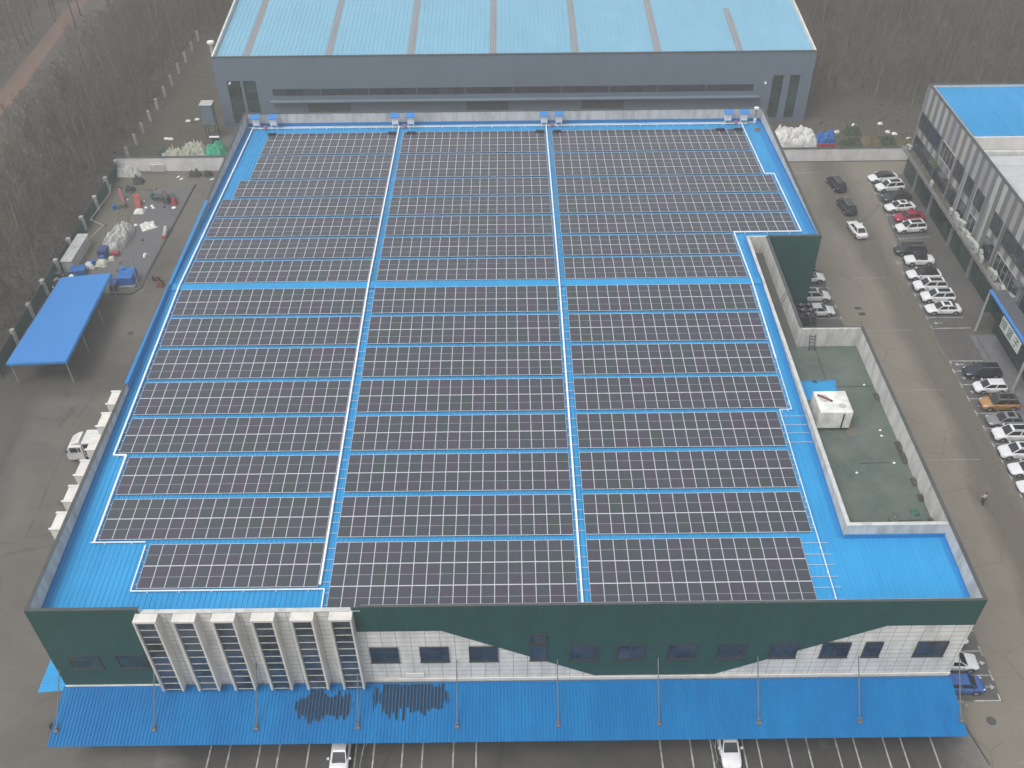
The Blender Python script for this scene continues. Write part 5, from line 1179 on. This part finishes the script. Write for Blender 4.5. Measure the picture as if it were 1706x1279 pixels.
# ------------------------------------------------------------------ person
def person(x, y, rz):
    vs_ = [((0, 0, .95), .15), ((0, .0, 1.15), .135), ((0, 0, 1.38), .165), ((0, .01, 1.50), .065), ((0, .02, 1.60), .095), ((0, .02, 1.70), .085),
           ((.17, 0, 1.43), .07), ((.25, -.06, 1.18), .048), ((.23, .10, .97), .036), ((.23, .14, .88), .03),
           ((-.17, 0, 1.43), .07), ((-.26, .05, 1.18), .048), ((-.20, .26, 1.05), .036), ((-.19, .33, 1.02), .03),
           ((.09, 0, .88), .10), ((.10, .16, .48), .065), ((.10, .14, .09), .045), ((.10, .30, .04), .035),
           ((-.09, 0, .88), .10), ((-.10, -.04, .48), .065), ((-.10, -.28, .13), .045), ((-.10, -.16, .04), .035)]
    ed = [(0, 1), (1, 2), (2, 3), (3, 4), (4, 5), (2, 6), (6, 7), (7, 8), (8, 9), (2, 10), (10, 11), (11, 12), (12, 13), (0, 14), (14, 15), (15, 16), (16, 17), (0, 18), (18, 19), (19, 20), (20, 21)]
    def skin(name, ids, edges, mat, grow=1.0):
        me = bpy.data.meshes.new(name); mp = {k: n for n, k in enumerate(ids)}
        me.from_pydata([vs_[k][0] for k in ids], [(mp[a], mp[b_]) for a, b_ in edges], []); o = bpy.data.objects.new(name, me); COL.objects.link(o)
        md = o.modifiers.new('skin', 'SKIN'); 
        sv = me.skin_vertices[0].data if me.skin_vertices else None
        if sv is None:
            bm = bmesh.new(); bm.from_mesh(me); bm.verts.layers.skin.verify(); bm.to_mesh(me); bm.free(); sv = me.skin_vertices[0].data
        for k, n in mp.items(): sv[n].radius = (vs_[k][1]*grow,)*2
        sv[0].use_root = True
        sb = o.modifiers.new('sub', 'SUBSURF'); sb.levels = 1; sb.render_levels = 2; me.materials.append(MATS[mat]); return o
    body = skin('person', list(range(22)), ed, 'skin')
    body.location = (x, y, .01); body.rotation_euler = (0, 0, rz)
    tag(body, 'person in a pale jacket and dark trousers walking alone in the right lane', 'person')
    # fingers
    m = MB()
    for hx, hy, hz in ((.23, .14, .86), (-.19, .35, 1.0)):
        for k in range(4): m.tube((hx-.027+.018*k, hy, hz), (hx-.027+.018*k, hy+.03, hz-.085+.008*abs(k-1)), .009, .006, 5)
        m.tube((hx-.03, hy+.01, hz+.02), (hx-.055, hy+.05, hz-.03), .010, .007, 5)
    m.build('fingers', 'skin', body)
    j = skin('jacket', [0, 1, 2, 6, 7, 8, 10, 11, 12], [(0, 1), (1, 2), (2, 6), (6, 7), (7, 8), (2, 10), (10, 11), (11, 12)], 'pale_jacket', 1.22); j.parent = body
    t = skin('trousers', [0, 14, 15, 16, 18, 19, 20], [(0, 14), (14, 15), (15, 16), (0, 18), (18, 19), (19, 20)], 'dark_trousers', 1.18); t.parent = body
    bm = bmesh.new(); bmesh.ops.create_icosphere(bm, subdivisions=2, radius=.115); bmesh.ops.translate(bm, vec=(0, -.005, 1.69), verts=bm.verts)
    me = bpy.data.meshes.new('hair'); bm.to_mesh(me); bm.free(); me.materials.append(MATS['hair']); h = bpy.data.objects.new('hair', me); COL.objects.link(h); h.parent = body
    for s in (-1, 1): m = MB(); m.box(s*.10-.045, s*.10+.045, (.08 if s > 0 else -.30), (.36 if s > 0 else -.05), 0, .08); m.build('shoe', 'arch_black', body)
person(66.7, -20.7, .5)

# ------------------------------------------------------------------ bare trees
def tree_geo(seed, h=10.5):
    rg = random.Random(seed); T, C = [], []    # lists of (p, q, r0, r1)
    lean = Vector((rg.uniform(-.05, .05), rg.uniform(-.05, .05), 1)).normalized()
    n = 6; pts = [Vector((0, 0, 0))]
    for k in range(n): pts.append(pts[-1]+(lean+Vector((rg.uniform(-.06, .06), rg.uniform(-.06, .06), 0)))*h*.92/n)
    R = lambda t: .19*(1-t)**.8+.02
    for k in range(n): T.append((pts[k], pts[k+1], R(k/n), R((k+1)/n)))
    def at(t): k = min(n-1, int(t*n)); return pts[k]+(pts[k+1]-pts[k])*(t*n-k)
    for j in range(30):
        t = .18+.8*(j/30)**.9; p = at(t); a = rg.uniform(0, 2*pi); up_ = rg.uniform(.9, 1.7); L_ = h*(.34*(1-t)+.09)*rg.uniform(.7, 1.2)
        d = Vector((cos(a), sin(a), up_)).normalized(); q = p+d*L_; C.append((p, q, .045*(1-t)+.022, .014))
        for k in range(9):
            s = rg.uniform(.2, 1.0); pp = p+d*L_*s; a2 = rg.uniform(0, 2*pi); d2 = (d+Vector((cos(a2), sin(a2), rg.uniform(-.1, .8)))*.8).normalized()
            C.append((pp, pp+d2*L_*rg.uniform(.22, .5), .020, .010))
    def geo(segs, ns):
        V, F = [], []
        for p, q, r0, r1 in segs:
            d = (q-p).normalized(); u = Vector((0, 0, 1)) if abs(d.z) < .9 else Vector((1, 0, 0)); a = d.cross(u).normalized(); c = d.cross(a); i = len(V)
            for b_, r in ((p, r0), (q, r1)):
                for k in range(ns): t = 2*pi*k/ns; V.append(b_+a*cos(t)*r+c*sin(t)*r)
            for k in range(ns): k2 = (k+1) % ns; F.append((i+k, i+k2, i+ns+k2, i+ns+k))
        return np.array([tuple(v) for v in V]), np.array(F)
    return geo(T, 6), geo(C, 3)
NV = 5
variants = [tree_geo(100+i, 9.5+1.2*i*.8) for i in range(NV)]
protos = []
spots = []
rg = random.Random(21)
def scatter(x0, x1, y0, y1, sp, keep=lambda x, y: True):
    y = y0
    while y < y1:
        x = x0
        while x < x1:
            xx, yy2 = x+rg.uniform(-.42, .42)*sp, y+rg.uniform(-.42, .42)*sp
            if keep(xx, yy2): spots.append((xx, yy2))
            x += sp
        y += sp
scatter(-77, -51.6, -6, 200, 3.0, lambda x, y: y < 45 or x > -66)
scatter(-51.5, -40, 116, 215, 3.6)
scatter(-150, -85, 55, 235, 4.6)
scatter(72, 150, 72, 230, 4.2, lambda x, y: not (x < 90 and y < 76))
scatter(-40, 72, 130, 240, 5.0)
# only those the photograph can show
def seen(x, y):
    for hz in (0, 12):
        d = Vector((x, y, hz))-M.translation; z = d.dot(fw)
        px, py = 853+FPX*d.dot(r2)/z, 639.5-FPX*d.dot(u2)/z
        if -70 < px < 1776 and -120 < py < 1300: return True
    return False
spots = [s for s in spots if seen(*s)]
spots.sort(key=lambda s: (s[0]-15.4)**2+(s[1]+91.4)**2)
for i, (x, y) in enumerate(spots[:300]):
    k = i % NV
    if i < NV:
        (tv, tf), (cv, cf) = variants[k]
        e = empty('bare_tree')
        o = bpy.data.objects.new('trunk', np_mesh('trunk', tv, tf, None, ['bark'])); COL.objects.link(o); o.parent = e
        o = bpy.data.objects.new('crown', np_mesh('crown', cv, cf, None, ['twigs'])); COL.objects.link(o); o.parent = e
        protos.append(e)
    else: e = copy_tree(protos[k])
    e.location = (x, y, 0); e.rotation_euler = (0, 0, rg.uniform(0, 6.28)); s = rg.uniform(.8, 1.2); e.scale = (s, s, s*rg.uniform(.9, 1.1))
    if x < 0: tag(e, 'bare leafless tree in the dense winter woodland left of the factory', 'tree', 'bare trees of the left woodland')
    else: tag(e, 'bare leafless tree on the waste ground behind the right car park', 'tree', 'bare trees of the right woodland')
VV, FF, off = [], [], 0
for i, (x, y) in enumerate(spots[300:1500]):
    (tv, tf), (cv, cf) = variants[i % NV]; a = rg.uniform(0, 6.28); s = rg.uniform(.8, 1.2)
    v = np.concatenate([tv, cv])*s; ca, sa = cos(a), sin(a)
    v = np.stack([v[:, 0]*ca-v[:, 1]*sa+x, v[:, 0]*sa+v[:, 1]*ca+y, v[:, 2]], 1); VV.append(v); FF.append(tf+off); FF.append(cf+off+len(tv)); off += len(v)
if VV:
    o = bpy.data.objects.new('woodland', np_mesh('woodland', np.concatenate(VV), np.concatenate(FF), None, ['twigs'])); COL.objects.link(o)
    tag(o, 'far bare woodland beyond the warehouse and path', 'woodland', kind='stuff')
print('trees', len(spots))
# undergrowth tufts of the wood floor and verge: one mass nobody could count
VV, FF = [], []; off = 0
rg2 = np.random.default_rng(5)
def tufts(n, x0, x1, y0, y1, h=.5):
    global off
    P_ = np.stack([rg2.uniform(x0, x1, n), rg2.uniform(y0, y1, n), np.zeros(n)], 1); a = rg2.uniform(0, pi, n); s = rg2.uniform(.1, .3, n)
    dx = np.stack([np.cos(a)*s, np.sin(a)*s, np.zeros(n)], 1); up_ = np.stack([rg2.uniform(-.3, .3, n), rg2.uniform(-.3, .3, n), rg2.uniform(.08, h*.5, n)], 1)
    v = np.stack([P_-dx*.5, P_+dx*.5, P_+dx*.2+up_, P_-dx*.2+up_], 1).reshape(-1, 3); f = np.arange(4*n).reshape(-1, 4)+off; off += 4*n; VV.append(v); FF.append(f)
tufts(16000, -78, -51, -10, 130, .7); tufts(2500, -49, -36, 56, 140, .35); tufts(9000, 71, 135, 58, 150, .7); tufts(5000, -120, -84, 60, 200, .8)
o = bpy.data.objects.new('undergrowth', np_mesh('undergrowth', np.concatenate(VV), np.concatenate(FF), None, ['dry_grass'])); COL.objects.link(o)
o.data.materials[0] = MATS['brush']; tag(o, 'dead grass and brush covering the woodland floor', 'undergrowth', kind='stuff')
# two distant poles and small blue roofed hut far left
hut = empty('distant_hut', (-88.5, 142, 0), .1, label='small hut with pale blue roof beyond the path at the far left', cat='hut')
m = MB(); m.box(-5, 5, -4, 4, 0, 3); m.build('wall', 'render_pale', hut); m = MB(); m.v += [(-5.4, -4.4, 3), (5.4, -4.4, 3), (5.4, 4.4, 3), (-5.4, 4.4, 3), (-5.4, 0, 4.2), (5.4, 0, 4.2)]; m.f += [(0, 1, 5, 4), (2, 3, 4, 5), (0, 4, 3), (1, 2, 5), (0, 3, 2, 1)]; m.mi += [0]*5; m.build('roof', 'roof_pale_blue', hut)
for i, (x, y) in enumerate([(-79.5, 126), (-77.8, 118)]):
    e = empty('utility_pole', (x, y, 0), label=['dark utility pole beside the path at the far left, the further one', 'dark utility pole beside the path at the far left, the nearer one'][i], cat='utility pole', group='utility poles by the path')
    m = MB(); m.tube((0, 0, 0), (0, 0, 9), .16, .1, 8); m.build('pole', 'dark_metal', e); m = MB(); m.bar((-.9, 0, 8.6), (.9, 0, 8.6), .12); m.build('crossarm', 'dark_metal', e)

# ------------------------------------------------------------------ haze
hz = MB(); hz.box(-650, 650, -350, 850, -1.0, 86)
o = hz.build('haze', 'white_metal'); o.data.materials.clear()
hm = bpy.data.materials.new('haze'); hm.use_nodes = True; t = hm.node_tree; t.nodes.clear()
out = t.nodes.new('ShaderNodeOutputMaterial'); pv = t.nodes.new('ShaderNodeVolumePrincipled'); pv.inputs['Color'].default_value = (.96, .96, .97, 1); pv.inputs['Density'].default_value = .0015; pv.inputs['Anisotropy'].default_value = .3
t.links.new(pv.outputs[0], out.inputs['Volume']); o.data.materials.append(hm)
tag(o, 'thin winter haze hanging over the whole site', 'haze', kind='stuff')
